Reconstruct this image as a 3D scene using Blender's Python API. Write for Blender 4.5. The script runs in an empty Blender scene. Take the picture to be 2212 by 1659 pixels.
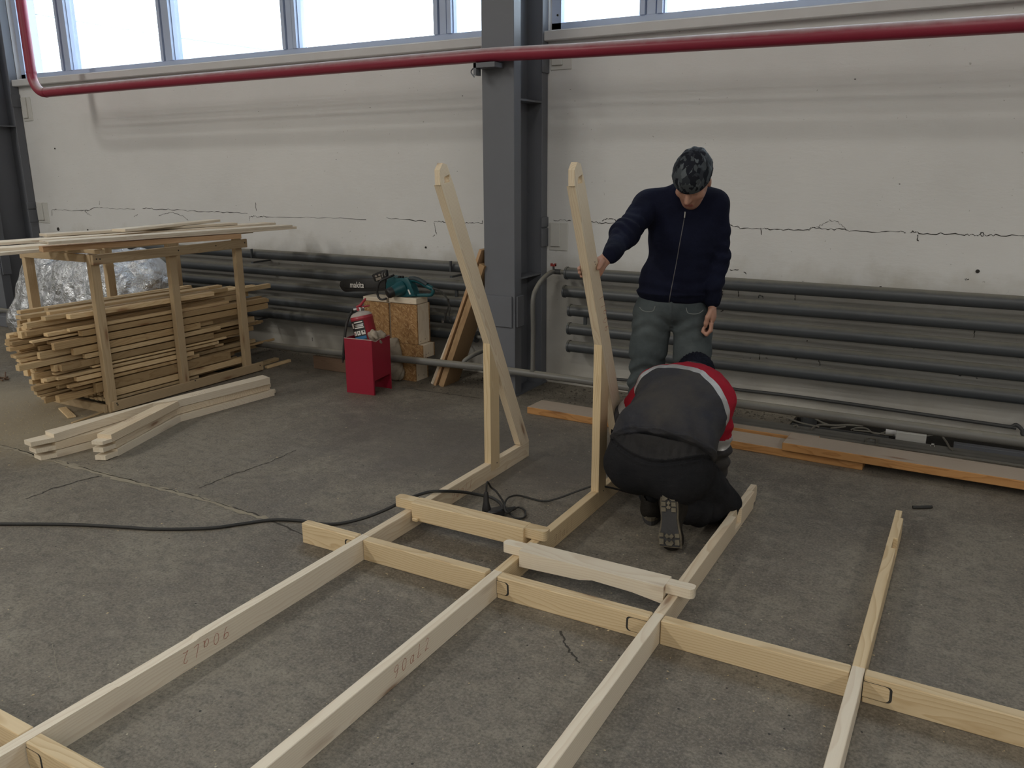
import bpy, bmesh, math, random
import numpy as np
from mathutils import Vector, Matrix, Euler

random.seed(7)
S = bpy.context.scene
C = S.collection
PI = math.pi

# ------------------------------------------------------------------ camera
F_PX, PITCH, YAW, ROLL, CAM_H = 1780.0, math.radians(14.8366), math.radians(29.537), math.radians(-.2666), 1.6
_cp, _sp = math.cos(PITCH), math.sin(PITCH)
FW = Vector((-math.sin(YAW)*_cp, math.cos(YAW)*_cp, -_sp))
_rt = Vector((math.cos(YAW), math.sin(YAW), 0)); _up = _rt.cross(FW)
RT = _rt*math.cos(ROLL) + _up*math.sin(ROLL)
UP = -_rt*math.sin(ROLL) + _up*math.cos(ROLL)
CAM = Vector((0, 0, CAM_H))
cd = bpy.data.cameras.new('camera'); co = bpy.data.objects.new('camera', cd); C.objects.link(co)
cd.sensor_fit = 'HORIZONTAL'; cd.sensor_width = 36; cd.lens = 36*F_PX/2212
cd.clip_start = .05; cd.clip_end = 400
co.matrix_world = Matrix(((RT.x, UP.x, -FW.x, 0), (RT.y, UP.y, -FW.y, 0), (RT.z, UP.z, -FW.z, CAM_H), (0, 0, 0, 1)))
S.camera = co
# ------------------------------------------------------------------ sky, lamps, exposure
S.view_settings.view_transform = 'Standard'; S.view_settings.look = 'None'
S.view_settings.gamma = 1; S.view_settings.use_curve_mapping = False
S.view_settings.exposure = 0.15
w = bpy.data.worlds.new('overcast_sky'); S.world = w; w.use_nodes = True
bg = w.node_tree.nodes['Background']; bg.inputs[0].default_value = (.86, .93, 1, 1); bg.inputs[1].default_value = 8.0
S.cycles.use_denoising = True
S.cycles.max_bounces = 7; S.cycles.diffuse_bounces = 4; S.cycles.glossy_bounces = 3
S.cycles.transparent_max_bounces = 12; S.cycles.caustics_reflective = False; S.cycles.caustics_refractive = False
S.cycles.sample_clamp_indirect = 6
LAMP_W = 70.0
for lx, kx in ((-15.5, .7), (-8, 1.35), (-.5, .55), (7, 1.0), (13, .4)):          # lines of lamps running away from the wall
    for ly, ky in ((-.8, .7), (-3.2, 1.0), (-5.6, 1.1), (-8.0, 1.15), (-10.4, 1.15), (-12.8, 1.1)):
        ld = bpy.data.lights.new('high_bay_lamp', 'AREA'); ld.shape = 'DISK'; ld.size = .8
        ld.energy = LAMP_W*kx*ky; ld.color = (1, .945, .85)
        lo = bpy.data.objects.new('high_bay_lamp', ld); C.objects.link(lo); lo.location = (lx, ly, 6.8)
        lo['label'] = 'hall ceiling lamp'; lo['category'] = 'lamp'; lo['group'] = 'high bay lamps'

# ------------------------------------------------------------------ projection helper: photograph pixel -> point on a world plane
def ray(x, y): return FW + RT*((x-1106)/F_PX) - UP*((y-829.5)/F_PX)
def fl(x, y, z=0.): d = ray(x, y); return CAM + d*((z-CAM_H)/d.z)
def wy(x, y, Y): d = ray(x, y); return CAM + d*(Y/d.y)
def wx(x, y, X): d = ray(x, y); return CAM + d*(X/d.x)

def pr(P):
    v = Vector(P)-CAM; k = v.dot(FW); return 1106+F_PX*v.dot(RT)/k, 829.5-F_PX*v.dot(UP)/k
# ------------------------------------------------------------------ object helpers
BASE = {}
def empty(name, loc=(0, 0, 0), label=None, cat=None, group=None):
    o = bpy.data.objects.new(name, None); C.objects.link(o); o.location = loc; o.empty_display_size = .05
    BASE[o.name] = Matrix.Translation(Vector(loc)); tag(o, label, cat, group); return o
def tag(o, label=None, cat=None, group=None, kind=None):
    for k, v in (('label', label), ('category', cat), ('group', group), ('kind', kind)):
        if v: o[k] = v
    return o
def place(o, parent=None, W=None):
    W = W or Matrix.Identity(4)
    C.objects.link(o); BASE[o.name] = W.copy()
    if parent:
        o.parent = parent; W = BASE[parent.name].inverted() @ W
    o.matrix_local = W
    return o
def mesh(name, verts, faces, mat, parent=None, W=None, smooth=False, fm=None):
    me = bpy.data.meshes.new(name); me.from_pydata([tuple(v) for v in verts], [], faces)
    for m in (mat if isinstance(mat, (list, tuple)) else [mat]): me.materials.append(m)
    if fm is not None: me.polygons.foreach_set('material_index', fm)
    if smooth: me.polygons.foreach_set('use_smooth', [True]*len(me.polygons))
    me.update(); o = bpy.data.objects.new(name, me); return place(o, parent, W)
def from_bm(name, bm, mat, parent=None, W=None, smooth=False, recalc=True):
    if recalc: bmesh.ops.recalc_face_normals(bm, faces=bm.faces[:])
    me = bpy.data.meshes.new(name); bm.to_mesh(me); bm.free()
    for m in (mat if isinstance(mat, (list, tuple)) else [mat]): me.materials.append(m)
    if smooth:
        me.polygons.foreach_set('use_smooth', [True]*len(me.polygons))
        me.set_sharp_from_angle(angle=math.radians(40))
    o = bpy.data.objects.new(name, me); return place(o, parent, W)
def frame(o, x, z=None, y=None):
    "matrix with origin o, local X along x, Z near z"
    x = Vector(x).normalized(); z = Vector(z or (0, 0, 1)); yv = z.cross(x).normalized(); zv = x.cross(yv)
    return Matrix(((x.x, yv.x, zv.x, o[0]), (x.y, yv.y, zv.y, o[1]), (x.z, yv.z, zv.z, o[2]), (0, 0, 0, 1)))
def abox(bm, x0, x1, y0, y1, z0, z1, M=None, mi=0, bev=0):
    vs = [bm.verts.new(p) for p in ((x0, y0, z0), (x1, y0, z0), (x1, y1, z0), (x0, y1, z0), (x0, y0, z1), (x1, y0, z1), (x1, y1, z1), (x0, y1, z1))]
    fs = [bm.faces.new([vs[i] for i in f]) for f in ((3, 2, 1, 0), (4, 5, 6, 7), (0, 1, 5, 4), (1, 2, 6, 5), (2, 3, 7, 6), (3, 0, 4, 7))]
    for f in fs: f.material_index = mi
    if bev:
        es = list({e for f in fs for e in f.edges})
        r = bmesh.ops.bevel(bm, geom=es, offset=bev, segments=1, affect='EDGES', profile=.5)
        vs = list({v for f in r['faces'] for v in f.verts} | {v for v in vs if v.is_valid})
        if M: bmesh.ops.transform(bm, matrix=M, verts=[v for v in vs if v.is_valid])
        return vs
    if M: bmesh.ops.transform(bm, matrix=M, verts=vs)
    return vs
def prism(bm, poly, a0, a1, axis='y', M=None, mi=0):
    "extrude a 2D polygon: axis y -> poly in (x,z); axis z -> (x,y); axis x -> (y,z)"
    f = {'y': lambda p, a: (p[0], a, p[1]), 'z': lambda p, a: (p[0], p[1], a), 'x': lambda p, a: (a, p[0], p[1])}[axis]
    A = [bm.verts.new(f(p, a0)) for p in poly]; B = [bm.verts.new(f(p, a1)) for p in poly]; n = len(poly)
    fs = [bm.faces.new(A), bm.faces.new(B[::-1])] + [bm.faces.new((A[i], B[i], B[(i+1) % n], A[(i+1) % n])) for i in range(n)]
    for q in fs: q.material_index = mi
    if M: bmesh.ops.transform(bm, matrix=M, verts=A+B)
    return A+B
def tube(bm, pts, r, seg=10, cap=True, mi=0):
    pts = [Vector(p) for p in pts]; rr = r if isinstance(r, (list, tuple)) else [r]*len(pts); rings = []; n = None
    for i, p in enumerate(pts):
        t = (pts[min(i+1, len(pts)-1)] - pts[max(i-1, 0)]).normalized()
        if n is None: n = t.orthogonal().normalized()
        n = (n - t*n.dot(t)).normalized(); b = t.cross(n)
        rings.append([bm.verts.new(p + (n*math.cos(a) + b*math.sin(a))*rr[i]) for a in (2*PI*k/seg for k in range(seg))])
    for a, b in zip(rings, rings[1:]):
        for k in range(seg):
            f = bm.faces.new((a[k], a[(k+1) % seg], b[(k+1) % seg], b[k])); f.material_index = mi
    if cap:
        for q in (rings[0][::-1], rings[-1]): f = bm.faces.new(q); f.material_index = mi
def lathe(bm, prof, seg=20, M=None, mi=0):
    "profile of (radius, z) about local Z"
    rings = []; vs = []
    for r, z in prof:
        ring = [bm.verts.new((r*math.cos(2*PI*k/seg), r*math.sin(2*PI*k/seg), z)) for k in range(seg)]; rings.append(ring); vs += ring
    for a, b in zip(rings, rings[1:]):
        for k in range(seg):
            f = bm.faces.new((a[k], a[(k+1) % seg], b[(k+1) % seg], b[k])); f.material_index = mi
    for q in (rings[0][::-1], rings[-1]): f = bm.faces.new(q); f.material_index = mi
    if M: bmesh.ops.transform(bm, matrix=M, verts=vs)
def smooth_path(pts, n=8):
    "Catmull-Rom through points"
    P = [Vector(p) for p in pts]; P = [P[0]*2-P[1]] + P + [P[-1]*2-P[-2]]; out = []
    for i in range(1, len(P)-2):
        for k in range(n):
            t = k/n; a, b, c, d = P[i-1:i+3]
            out.append(.5*((2*b) + (c-a)*t + (2*a-5*b+4*c-d)*t*t + (3*b-a-3*c+d)*t**3))
    out.append(P[-2]); return out
def ribbon(bm, pts, nrm, w, lift=.0006, mi=0):
    "flat stroke on a surface"
    nrm = Vector(nrm).normalized(); pts = [Vector(p)+nrm*lift for p in pts]; L = []
    for i, p in enumerate(pts):
        t = (pts[min(i+1, len(pts)-1)] - pts[max(i-1, 0)]).normalized(); s = nrm.cross(t)
        ww = w[i] if isinstance(w, (list, tuple)) else w
        L.append((bm.verts.new(p-s*ww/2), bm.verts.new(p+s*ww/2)))
    for a, b in zip(L, L[1:]): bm.faces.new((a[0], b[0], b[1], a[1])).material_index = mi
def beam(name, p0, p1, w, h, mat, parent=None, z=(0, 0, 1), bev=.002, tw=0):
    "straight timber from p0 to p1 (axis through the middle), width w (across), height h"
    p0, p1 = Vector(p0), Vector(p1); L = (p1-p0).length; m = (p0+p1)/2
    bm = bmesh.new(); abox(bm, -L/2, L/2, -w/2, w/2, -h/2, h/2, bev=bev)
    return from_bm(name, bm, mat, parent, frame(m, p1-p0, z))
def sub(o, label): o['label'] = label; return o

# ------------------------------------------------------------------ materials
def newmat(name):
    m = bpy.data.materials.new(name); m.use_nodes = True; nt = m.node_tree; nt.nodes.clear()
    out = nt.nodes.new('ShaderNodeOutputMaterial'); b = nt.nodes.new('ShaderNodeBsdfPrincipled'); nt.links.new(b.outputs[0], out.inputs[0])
    return m, nt, b, out
class NT:
    def __init__(s, nt): s.nt = nt
    def n(s, t, **k):
        x = s.nt.nodes.new(t)
        for a, v in k.items(): setattr(x, a, v)
        return x
    def l(s, a, b): s.nt.links.new(a, b)
    def val(s, node, i, v):
        if hasattr(v, 'node'): s.l(v, node.inputs[i])
        else: node.inputs[i].default_value = v
    def math(s, op, a, b=0., c=None):
        x = s.n('ShaderNodeMath', operation=op); s.val(x, 0, a); s.val(x, 1, b)
        if c is not None: s.val(x, 2, c)
        return x.outputs[0]
    def mix(s, f, a, b, mode='MIX'):
        x = s.n('ShaderNodeMix', data_type='RGBA', blend_type=mode); s.val(x, 0, f)
        for i, v in ((6, a), (7, b)):
            if hasattr(v, 'node'): s.l(v, x.inputs[i])
            else: x.inputs[i].default_value = (*v, 1)
        return x.outputs[2]
    def noise(s, vec, scale, detail=4, rough=.55, dist=0.):
        x = s.n('ShaderNodeTexNoise'); s.l(vec, x.inputs['Vector']); x.inputs['Scale'].default_value = scale
        x.inputs['Detail'].default_value = detail; x.inputs['Roughness'].default_value = rough; x.inputs['Distortion'].default_value = dist
        return x.outputs['Fac']
    def map(s, vec, scale=(1, 1, 1), loc=(0, 0, 0), rot=(0, 0, 0)):
        x = s.n('ShaderNodeMapping'); s.l(vec, x.inputs[0]); x.inputs['Scale'].default_value = scale; x.inputs['Location'].default_value = loc; x.inputs['Rotation'].default_value = rot
        return x.outputs[0]
    def ramp(s, f, *stops):
        x = s.n('ShaderNodeValToRGB'); s.l(f, x.inputs[0]); e = x.color_ramp.elements
        while len(e) > 1: e.remove(e[-1])
        for i, (p, c) in enumerate(stops):
            q = e[0] if i == 0 else e.new(p); q.position = p; q.color = (*((c,)*3 if isinstance(c, (int, float)) else c), 1)
        return x.outputs[0]
    def coord(s, which='Object'): return s.n('ShaderNodeTexCoord').outputs[which]
    def geo(s): return s.n('ShaderNodeNewGeometry').outputs['Position']
    def bump(s, b, h, strength=.3, dist=.01):
        x = s.n('ShaderNodeBump'); s.l(h, x.inputs['Height']); x.inputs['Strength'].default_value = strength; x.inputs['Distance'].default_value = dist
        s.l(x.outputs[0], b.inputs['Normal'])
def plain(name, col, rough=.5, metal=0., var=.12, scale=30, bump=0., bscale=60, spec=.5):
    m, nt, b, _ = newmat(name); t = NT(nt); v = t.coord()
    n = t.noise(v, scale, 5)
    c = t.mix(n, tuple(x*(1-var) for x in col), tuple(min(1, x*(1+var)) for x in col)); t.l(c, b.inputs['Base Color'])
    b.inputs['Roughness'].default_value = rough; b.inputs['Metallic'].default_value = metal
    b.inputs['Specular IOR Level'].default_value = spec
    if bump: t.bump(b, t.noise(v, bscale, 4), bump, .004)
    return m
def wood(name, light, dark, ring=.5, knots=.5, tint=.10, sat=.0, freq=170, rough=.62):
    "sawn softwood; grain along local X, shifted per object"
    m, nt, b, _ = newmat(name); t = NT(nt)
    info = t.n('ShaderNodeObjectInfo').outputs['Random']
    off = t.n('ShaderNodeCombineXYZ'); 
    t.l(t.math('MULTIPLY', info, 91.7), off.inputs[0]); t.l(t.math('MULTIPLY', t.math('FRACT', t.math('MULTIPLY', info, 17.3)), .12), off.inputs[1]); t.l(t.math('MULTIPLY', t.math('FRACT', t.math('MULTIPLY', info, 41.9)), .10), off.inputs[2])
    add = t.n('ShaderNodeVectorMath', operation='ADD'); t.l(t.coord(), add.inputs[0]); t.l(off.outputs[0], add.inputs[1]); v = add.outputs[0]
    warp = t.noise(t.map(v, (1.1, 5, 5)), 1.6, 3, .5)
    sx = t.n('ShaderNodeSeparateXYZ'); t.l(v, sx.inputs[0])
    yy = t.math('ADD', t.math('SUBTRACT', sx.outputs[1], .075), t.math('MULTIPLY', t.math('SUBTRACT', warp, .5), .10))
    zz = t.math('ADD', t.math('SUBTRACT', sx.outputs[2], .03), t.math('MULTIPLY', t.math('SUBTRACT', t.noise(t.map(v, (.9, 3, 3), (5, 3, 1)), 1.4, 2), .5), .06))
    d = t.math('SQRT', t.math('ADD', t.math('MULTIPLY', yy, yy), t.math('MULTIPLY', zz, zz)))
    rg = t.math('FRACT', t.math('MULTIPLY', d, freq/1.6))
    rgs = t.ramp(rg, (0, 0.), (.55, .25), (.9, 1.), (1, 0.))
    fib = t.noise(t.map(v, (3.5, 190, 190)), 1., 2)
    big = t.noise(t.map(v, (.7, 6, 6)), 1.3, 2)
    f = t.math('MULTIPLY', rgs, ring)
    c = t.mix(f, light, dark)
    c = t.mix(t.math('MULTIPLY', fib, .20), c, tuple(x*.72 for x in dark))
    c = t.mix(t.math('MULTIPLY', big, .35), c, tuple((a*.55+q*.45) for a, q in zip(light, dark)))
    if knots:
        vo = t.n('ShaderNodeTexVoronoi'); t.l(t.map(v, (3.2, 15, 15)), vo.inputs['Vector']); vo.inputs['Scale'].default_value = 1.
        sep = t.n('ShaderNodeSeparateColor'); t.l(vo.outputs['Color'], sep.inputs[0])
        on = t.math('GREATER_THAN', sep.outputs[0], 1-knots*.55)
        k1 = t.math('MULTIPLY', t.ramp(vo.outputs['Distance'], (0, 1.), (.10, .9), (.17, .35), (.34, 0.)), on)
        c = t.mix(t.math('MULTIPLY', k1, .8), c, (.20, .085, .035))
    var = t.math('ADD', 1-tint, t.math('MULTIPLY', t.math('FRACT', t.math('MULTIPLY', info, 7.77)), 2*tint))
    hs = t.n('ShaderNodeHueSaturation'); t.l(c, hs.inputs['Color']); t.l(var, hs.inputs['Value']); hs.inputs['Saturation'].default_value = 1+sat
    t.l(hs.outputs[0], b.inputs['Base Color']); b.inputs['Roughness'].default_value = rough; b.inputs['Specular IOR Level'].default_value = .3
    t.bump(b, t.math('ADD', fib, t.math('MULTIPLY', rgs, .4)), .12, .002)
    return m
def fabric(name, col, col2=None, scale=9, wscale=420, bump=.35, rough=.9, var=.25):
    m, nt, b, _ = newmat(name); t = NT(nt); v = t.geo()
    n = t.noise(v, scale, 4, .6); c2 = col2 or tuple(x*(1+var) for x in col)
    c = t.mix(t.ramp(n, (.3, 0.), (.7, 1.)), tuple(x*(1-var) for x in col) if not col2 else col, c2)
    we = t.noise(v, wscale, 2)
    c = t.mix(t.math('MULTIPLY', we, .25), c, tuple(x*.5 for x in col)); t.l(c, b.inputs['Base Color'])
    b.inputs['Roughness'].default_value = rough; b.inputs['Specular IOR Level'].default_value = .15
    h = t.math('ADD', t.noise(t.map(v, (1, 1, 1.6)), 26, 3), t.math('MULTIPLY', we, .25)); t.bump(b, h, bump, .008)
    return m

MAT = {}
MAT['pine'] = wood('planed_spruce', (.80, .70, .54), (.58, .42, .26), .62, .5, .05)
MAT['pine_y'] = wood('yellow_spruce', (.75, .61, .40), (.50, .34, .17), .65, .5, .05)
MAT['pine_w'] = wood('white_spruce', (.83, .755, .62), (.64, .51, .37), .5, .4, .04)
MAT['crate'] = wood('weathered_pine', (.58, .45, .29), (.40, .28, .155), .5, .5, .08)
MAT['offcut'] = wood('offcut_pine', (.70, .54, .33), (.47, .31, .15), .65, .5, .30)
MAT['board'] = wood('pale_board', (.76, .68, .56), (.60, .49, .36), .5, .35, .14)
MAT['offcut_dark'] = wood('aged_offcut', (.50, .36, .20), (.30, .19, .09), .7, .6, .28)
MAT['board_red'] = wood('reddish_board', (.60, .40, .24), (.40, .22, .11), .6, .5, .05)
MAT['larch'] = wood('orange_larch', (.56, .30, .12), (.33, .145, .045), .75, .5, .06)
MAT['larch_top'] = wood('greyed_larch', (.52, .44, .36), (.38, .29, .21), .4, .4, .04)
MAT['plank_brown'] = wood('brown_plank', (.44, .29, .16), (.28, .17, .085), .6, .5, .05)
MAT['brownboard'] = wood('brown_board', (.20, .13, .09), (.11, .07, .045), .5, .2, .03)

# OSB: overlapping strands
m, nt, b, _ = newmat('osb'); t = NT(nt); v = t.coord()
cols = None
for k, (rot, sc) in enumerate(((.45, (30, 40, 110)), (1.35, (34, 40, 100)), (-.7, (32, 40, 120)))):
    vo = t.n('ShaderNodeTexVoronoi'); t.l(t.map(t.map(v, (1, 1, 1), (k*3.1, 0, 0), (0, rot, 0)), sc), vo.inputs['Vector']); vo.inputs['Scale'].default_value = 1.
    r = t.n('ShaderNodeSeparateColor'); t.l(vo.outputs['Color'], r.inputs[0])
    q = t.ramp(r.outputs[0], (0, (.26, .13, .05)), (.35, (.38, .21, .085)), (.75, (.47, .28, .12)), (1, (.58, .39, .20)))
    cols = q if cols is None else t.mix(t.math('GREATER_THAN', r.outputs[1], .52), cols, q)
fn = t.noise(v, 140, 3); c = t.mix(t.math('MULTIPLY', fn, .35), cols, (.16, .08, .03)); t.l(c, b.inputs['Base Color']); b.inputs['Roughness'].default_value = .7
t.bump(b, fn, .3, .003); MAT['osb'] = m

# painted wall
m, nt, b, _ = newmat('white_painted_wall'); t = NT(nt); v = t.geo()
big = t.noise(v, .9, 4, .6); st = t.noise(t.map(v, (1.2, 1, 3)), 3, 5, .65)
c = t.mix(t.ramp(big, (.35, 0.), (.7, 1.)), (.69, .695, .70), (.75, .755, .76))
c = t.mix(t.math('MULTIPLY', t.ramp(st, (.52, 0.), (.75, 1.)), .10), c, (.54, .53, .52))
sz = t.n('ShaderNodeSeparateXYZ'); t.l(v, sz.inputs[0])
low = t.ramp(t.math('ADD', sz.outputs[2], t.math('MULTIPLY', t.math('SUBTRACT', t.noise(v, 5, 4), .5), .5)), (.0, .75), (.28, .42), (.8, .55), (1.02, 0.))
c = t.mix(t.math('MULTIPLY', low, .8), c, (.36, .325, .25))  # low band: dust, and the shade behind the radiators put into the colour
spk = t.noise(v, 48, 2); c = t.mix(t.ramp(spk, (.74, 0.), (.78, .55)), c, (.28, .27, .25))
t.l(c, b.inputs['Base Color']); b.inputs['Roughness'].default_value = .75; b.inputs['Specular IOR Level'].default_value = .25
hh = t.math('ADD', t.noise(t.map(v, (1, 1, 3)), 16, 6, .7), t.math('MULTIPLY', t.noise(v, 3, 3), .8)); t.bump(b, hh, .16, .012); MAT['wall'] = m

# concrete floor
m, nt, b, _ = newmat('worn_concrete'); t = NT(nt); v = t.geo()
a1 = t.noise(v, .55, 5, .6); a2 = t.noise(v, 2.1, 8, .72, .5); a3 = t.noise(v, 20, 8, .8); a4 = t.noise(t.map(v, (2, 6, 1), (0, 0, 0), (0, 0, .35)), 4, 8, .75)
gr = t.noise(v, 95, 4, .75); gm = t.noise(v, 7, 8, .8, .4)
c = t.mix(t.ramp(a1, (.38, 0.), (.62, 1.)), (.140, .122, .100), (.225, .200, .163))
c = t.mix(t.ramp(a2, (.47, 0.), (.62, .8)), c, (.270, .242, .195))
c = t.mix(t.ramp(gm, (.50, 0.), (.66, .7)), c, (.30, .272, .222))
c = t.mix(t.ramp(a4, (.54, 0.), (.68, .6)), c, (.092, .085, .077))
c = t.mix(t.ramp(a3, (.47, 0.), (.68, .75)), c, (.085, .078, .068))
c = t.mix(t.ramp(gr, (.50, 0.), (.66, .6)), c, (.32, .295, .245)); c = t.mix(t.ramp(gr, (.34, .55), (.48, 0.)), c, (.065, .06, .053))
def blob(x, y, sx_, sy_, r0, r1):
    mp = t.map(v, (1/sx_, 1/sy_, 1), (-x/sx_, -y/sy_, 0)); g = t.n('ShaderNodeVectorMath', operation='LENGTH'); t.l(mp, g.inputs[0])
    return t.ramp(t.math('ADD', g.outputs['Value'], t.math('MULTIPLY', t.math('SUBTRACT', a2, .5), .9)), (r0, 1.), (r1, 0.))
c = t.mix(t.math('MULTIPLY', blob(-5.6, 2.9, 1.5, .9, .45, 1.1), .75), c, (.34, .29, .205))      # sawdust by the rack
c = t.mix(t.math('MULTIPLY', blob(-2.5, 3.9, 1.3, .75, .5, 1.15), .55), c, (.105, .092, .080))    # oily patch
spk = t.n('ShaderNodeTexVoronoi'); t.l(v, spk.inputs['Vector']); spk.inputs['Scale'].default_value = 30; sp = t.n('ShaderNodeSeparateColor'); t.l(spk.outputs['Color'], sp.inputs[0])
dots = t.math('MULTIPLY', t.math('LESS_THAN', spk.outputs['Distance'], .10), t.math('GREATER_THAN', sp.outputs[0], .95))
c = t.mix(dots, c, (.48, .43, .33))
dk = t.math('MULTIPLY', t.math('LESS_THAN', spk.outputs['Distance'], .13), t.math('LESS_THAN', sp.outputs[0], .035)); c = t.mix(dk, c, (.03, .028, .025))
t.l(c, b.inputs['Base Color']); t.l(t.ramp(a2, (.3, .5), (.7, .72)), b.inputs['Roughness']); b.inputs['Specular IOR Level'].default_value = .35
t.bump(b, t.math('ADD', t.math('MULTIPLY', a3, .8), a2), .35, .012); MAT['floor'] = m

# grey enamel pipes with dust on their tops
def dusty(name, col, dust, amount=.8, rough=.38, lo=.45, hi=.95):
    m, nt, b, _ = newmat(name); t = NT(nt); g = t.n('ShaderNodeNewGeometry'); s = t.n('ShaderNodeSeparateXYZ'); t.l(g.outputs['Normal'], s.inputs[0])
    n = t.noise(g.outputs['Position'], 14, 5, .6); n2 = t.noise(t.map(g.outputs['Position'], (.6, 4, 4)), 3, 3)
    f = t.math('MULTIPLY', t.ramp(t.math('ADD', s.outputs[2], t.math('MULTIPLY', t.math('SUBTRACT', n, .5), .4)), (lo, 0.), (hi, 1.)), amount)
    base = t.mix(n2, tuple(x*.88 for x in col), tuple(x*1.12 for x in col)); c = t.mix(f, base, dust); t.l(c, b.inputs['Base Color'])
    t.l(t.math('ADD', rough, t.math('MULTIPLY', f, .5)), b.inputs['Roughness']); t.bump(b, n, .08, .003); return m
MAT['pipe'] = dusty('grey_enamel_pipe', (.062, .070, .080), (.25, .24, .20), .75)
MAT['pipe_floor'] = dusty('grey_floor_pipe', (.15, .15, .145), (.30, .285, .235), .75)
MAT['redpipe'] = dusty('red_enamel_pipe', (.27, .024, .052), (.55, .50, .51), .92, .32, .22, .9)
MAT['steel'] = plain('grey_column_paint', (.140, .150, .175), .5, 0, .07, 6, .12, 9)
MAT['steel_dark'] = plain('dark_steel', (.055, .057, .06), .55, 0, .2, 12, .1)
MAT['frame'] = plain('window_frame_paint', (.44, .52, .70), .4, 0, .05, 5)  # bluish cast of the window glare put into the frame colour
MAT['sill'] = plain('sill_paint', (.60, .60, .61), .6, 0, .08, 5, .15, 20)
MAT['plate'] = plain('painted_plate', (.62, .62, .60), .6, 0, .06, 6, .1, 20)
MAT['crack'] = plain('crack_shadow', (.035, .033, .03), .9)
MAT['black'] = plain('black_plastic', (.018, .018, .02), .42, 0, .2, 40, .1)
MAT['rubber'] = plain('black_rubber_cable', (.022, .022, .022), .6, 0, .3, 60, .1)
MAT['teal'] = plain('teal_plastic', (.008, .080, .098), .38, 0, .15, 30, .05)
MAT['teal_dark'] = plain('dark_grip', (.03, .045, .055), .6, 0, .15, 50, .2, 200)
MAT['red'] = plain('red_sheet_metal', (.30, .012, .036), .42, 0, .06, 6, .05, 12)
MAT['red_cyl'] = plain('red_cylinder', (.36, .030, .050), .35, 0, .10, 10)
MAT['chrome'] = plain('brushed_metal', (.62, .62, .62), .3, 1., .1, 60)
MAT['white'] = plain('white_print', (.75, .73, .70), .6)
MAT['blue'] = plain('blue_print', (.03, .17, .36), .5)
MAT['amber'] = plain('amber_print', (.45, .27, .03), .5)
MAT['dustcap'] = plain('dusty_top', (.44, .39, .36), .85, 0, .1, 20)
MAT['rag'] = fabric('beige_rag', (.40, .345, .28), None, 12, 300, .6)
MAT['sack'] = fabric('sack_cloth', (.30, .265, .215), None, 8, 260, .8)
MAT['ink'] = plain('red_pencil', (.42, .12, .08), .8)
MAT['ink2'] = plain('brown_pencil', (.26, .10, .06), .8)
MAT['nail'] = plain('nail_head', (.05, .045, .04), .5, .6)
MAT['cable_grey'] = plain('dusty_cable', (.20, .19, .165), .8)
MAT['snowroof'] = plain('snowy_roof', (.82, .84, .87), .9, 0, .03, 2)
MAT['facade'] = plain('far_facade', (.70, .76, .82), .9, 0, .05, 2)
MAT['ceil'] = plain('corrugated_ceiling', (.45, .46, .47), .7)
MAT['mutedwall'] = plain('hall_wall_paint', (.55, .55, .53), .8)
# glass: clear with a weak reflection
m, nt, b, out = newmat('window_glass'); nt.nodes.remove(b); t = NT(nt)
tr = t.n('ShaderNodeBsdfTransparent'); tr.inputs[0].default_value = (.93, .96, .97, 1); gl = t.n('ShaderNodeBsdfGlossy'); gl.inputs['Roughness'].default_value = .03
fr = t.n('ShaderNodeFresnel'); fr.inputs[0].default_value = 1.45; mx = t.n('ShaderNodeMixShader'); t.l(t.math('MULTIPLY', fr.outputs[0], .7), mx.inputs[0]); t.l(tr.outputs[0], mx.inputs[1]); t.l(gl.outputs[0], mx.inputs[2]); t.l(mx.outputs[0], out.inputs[0]); MAT['glass'] = m
# ================================================================== SETTING
def struct(name, bm, mat, parent=None, smooth=False):
    o = from_bm(name, bm, mat, parent, smooth=smooth)
    if not parent: o['kind'] = 'structure'
    return o
WY = 5.45
TX0, TX1, TY0, TY1 = -.93, 1.7, 5.19, 5.44         # trench along the wall
bm = bmesh.new()
for x0, x1, y0, y1 in ((-20, 14, -14, TY0), (-20, TX0, TY0, 5.46), (TX1, 14, TY0, 5.46), (TX0, TX1, TY1, 5.46)): abox(bm, x0, x1, y0, y1, -.18, 0)
abox(bm, TX0, TX1, TY0, TY1, -.45, -.40); abox(bm, TX0-.05, TX1+.05, TY0-.06, TY0, -.45, -.18); abox(bm, TX0-.05, TX1+.05, TY1, TY1+.06, -.45, -.18); abox(bm, TX0-.06, TX0, TY0-.06, TY1+.06, -.45, -.18)
floor = struct('floor', bm, MAT['floor'])
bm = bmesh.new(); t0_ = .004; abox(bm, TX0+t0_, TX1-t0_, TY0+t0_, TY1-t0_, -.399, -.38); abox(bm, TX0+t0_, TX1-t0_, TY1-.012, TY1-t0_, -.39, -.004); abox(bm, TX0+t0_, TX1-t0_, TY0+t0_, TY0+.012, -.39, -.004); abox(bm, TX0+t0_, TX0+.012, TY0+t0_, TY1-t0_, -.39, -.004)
struct('duct_lining', bm, plain('sooty_duct', (.022, .020, .018), .95, 0, .4, 30, .4, 30), floor)  # dark lining added: the duct's deep shade put into its colour
BAYS = [(-9.05, -3.03), (-2.785, 3.24), (3.48, 9.5)]
ZS, ZT = 2.49, 4.3
bm = bmesh.new()
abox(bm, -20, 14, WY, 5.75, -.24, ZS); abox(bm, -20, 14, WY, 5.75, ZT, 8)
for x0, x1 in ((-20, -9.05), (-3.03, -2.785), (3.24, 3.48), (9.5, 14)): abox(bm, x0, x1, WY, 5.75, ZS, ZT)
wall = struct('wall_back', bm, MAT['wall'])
bm = bmesh.new(); abox(bm, -20.2, -20, -14, 5.75, 0, 8); struct('wall_left', bm, MAT['mutedwall'])
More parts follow.
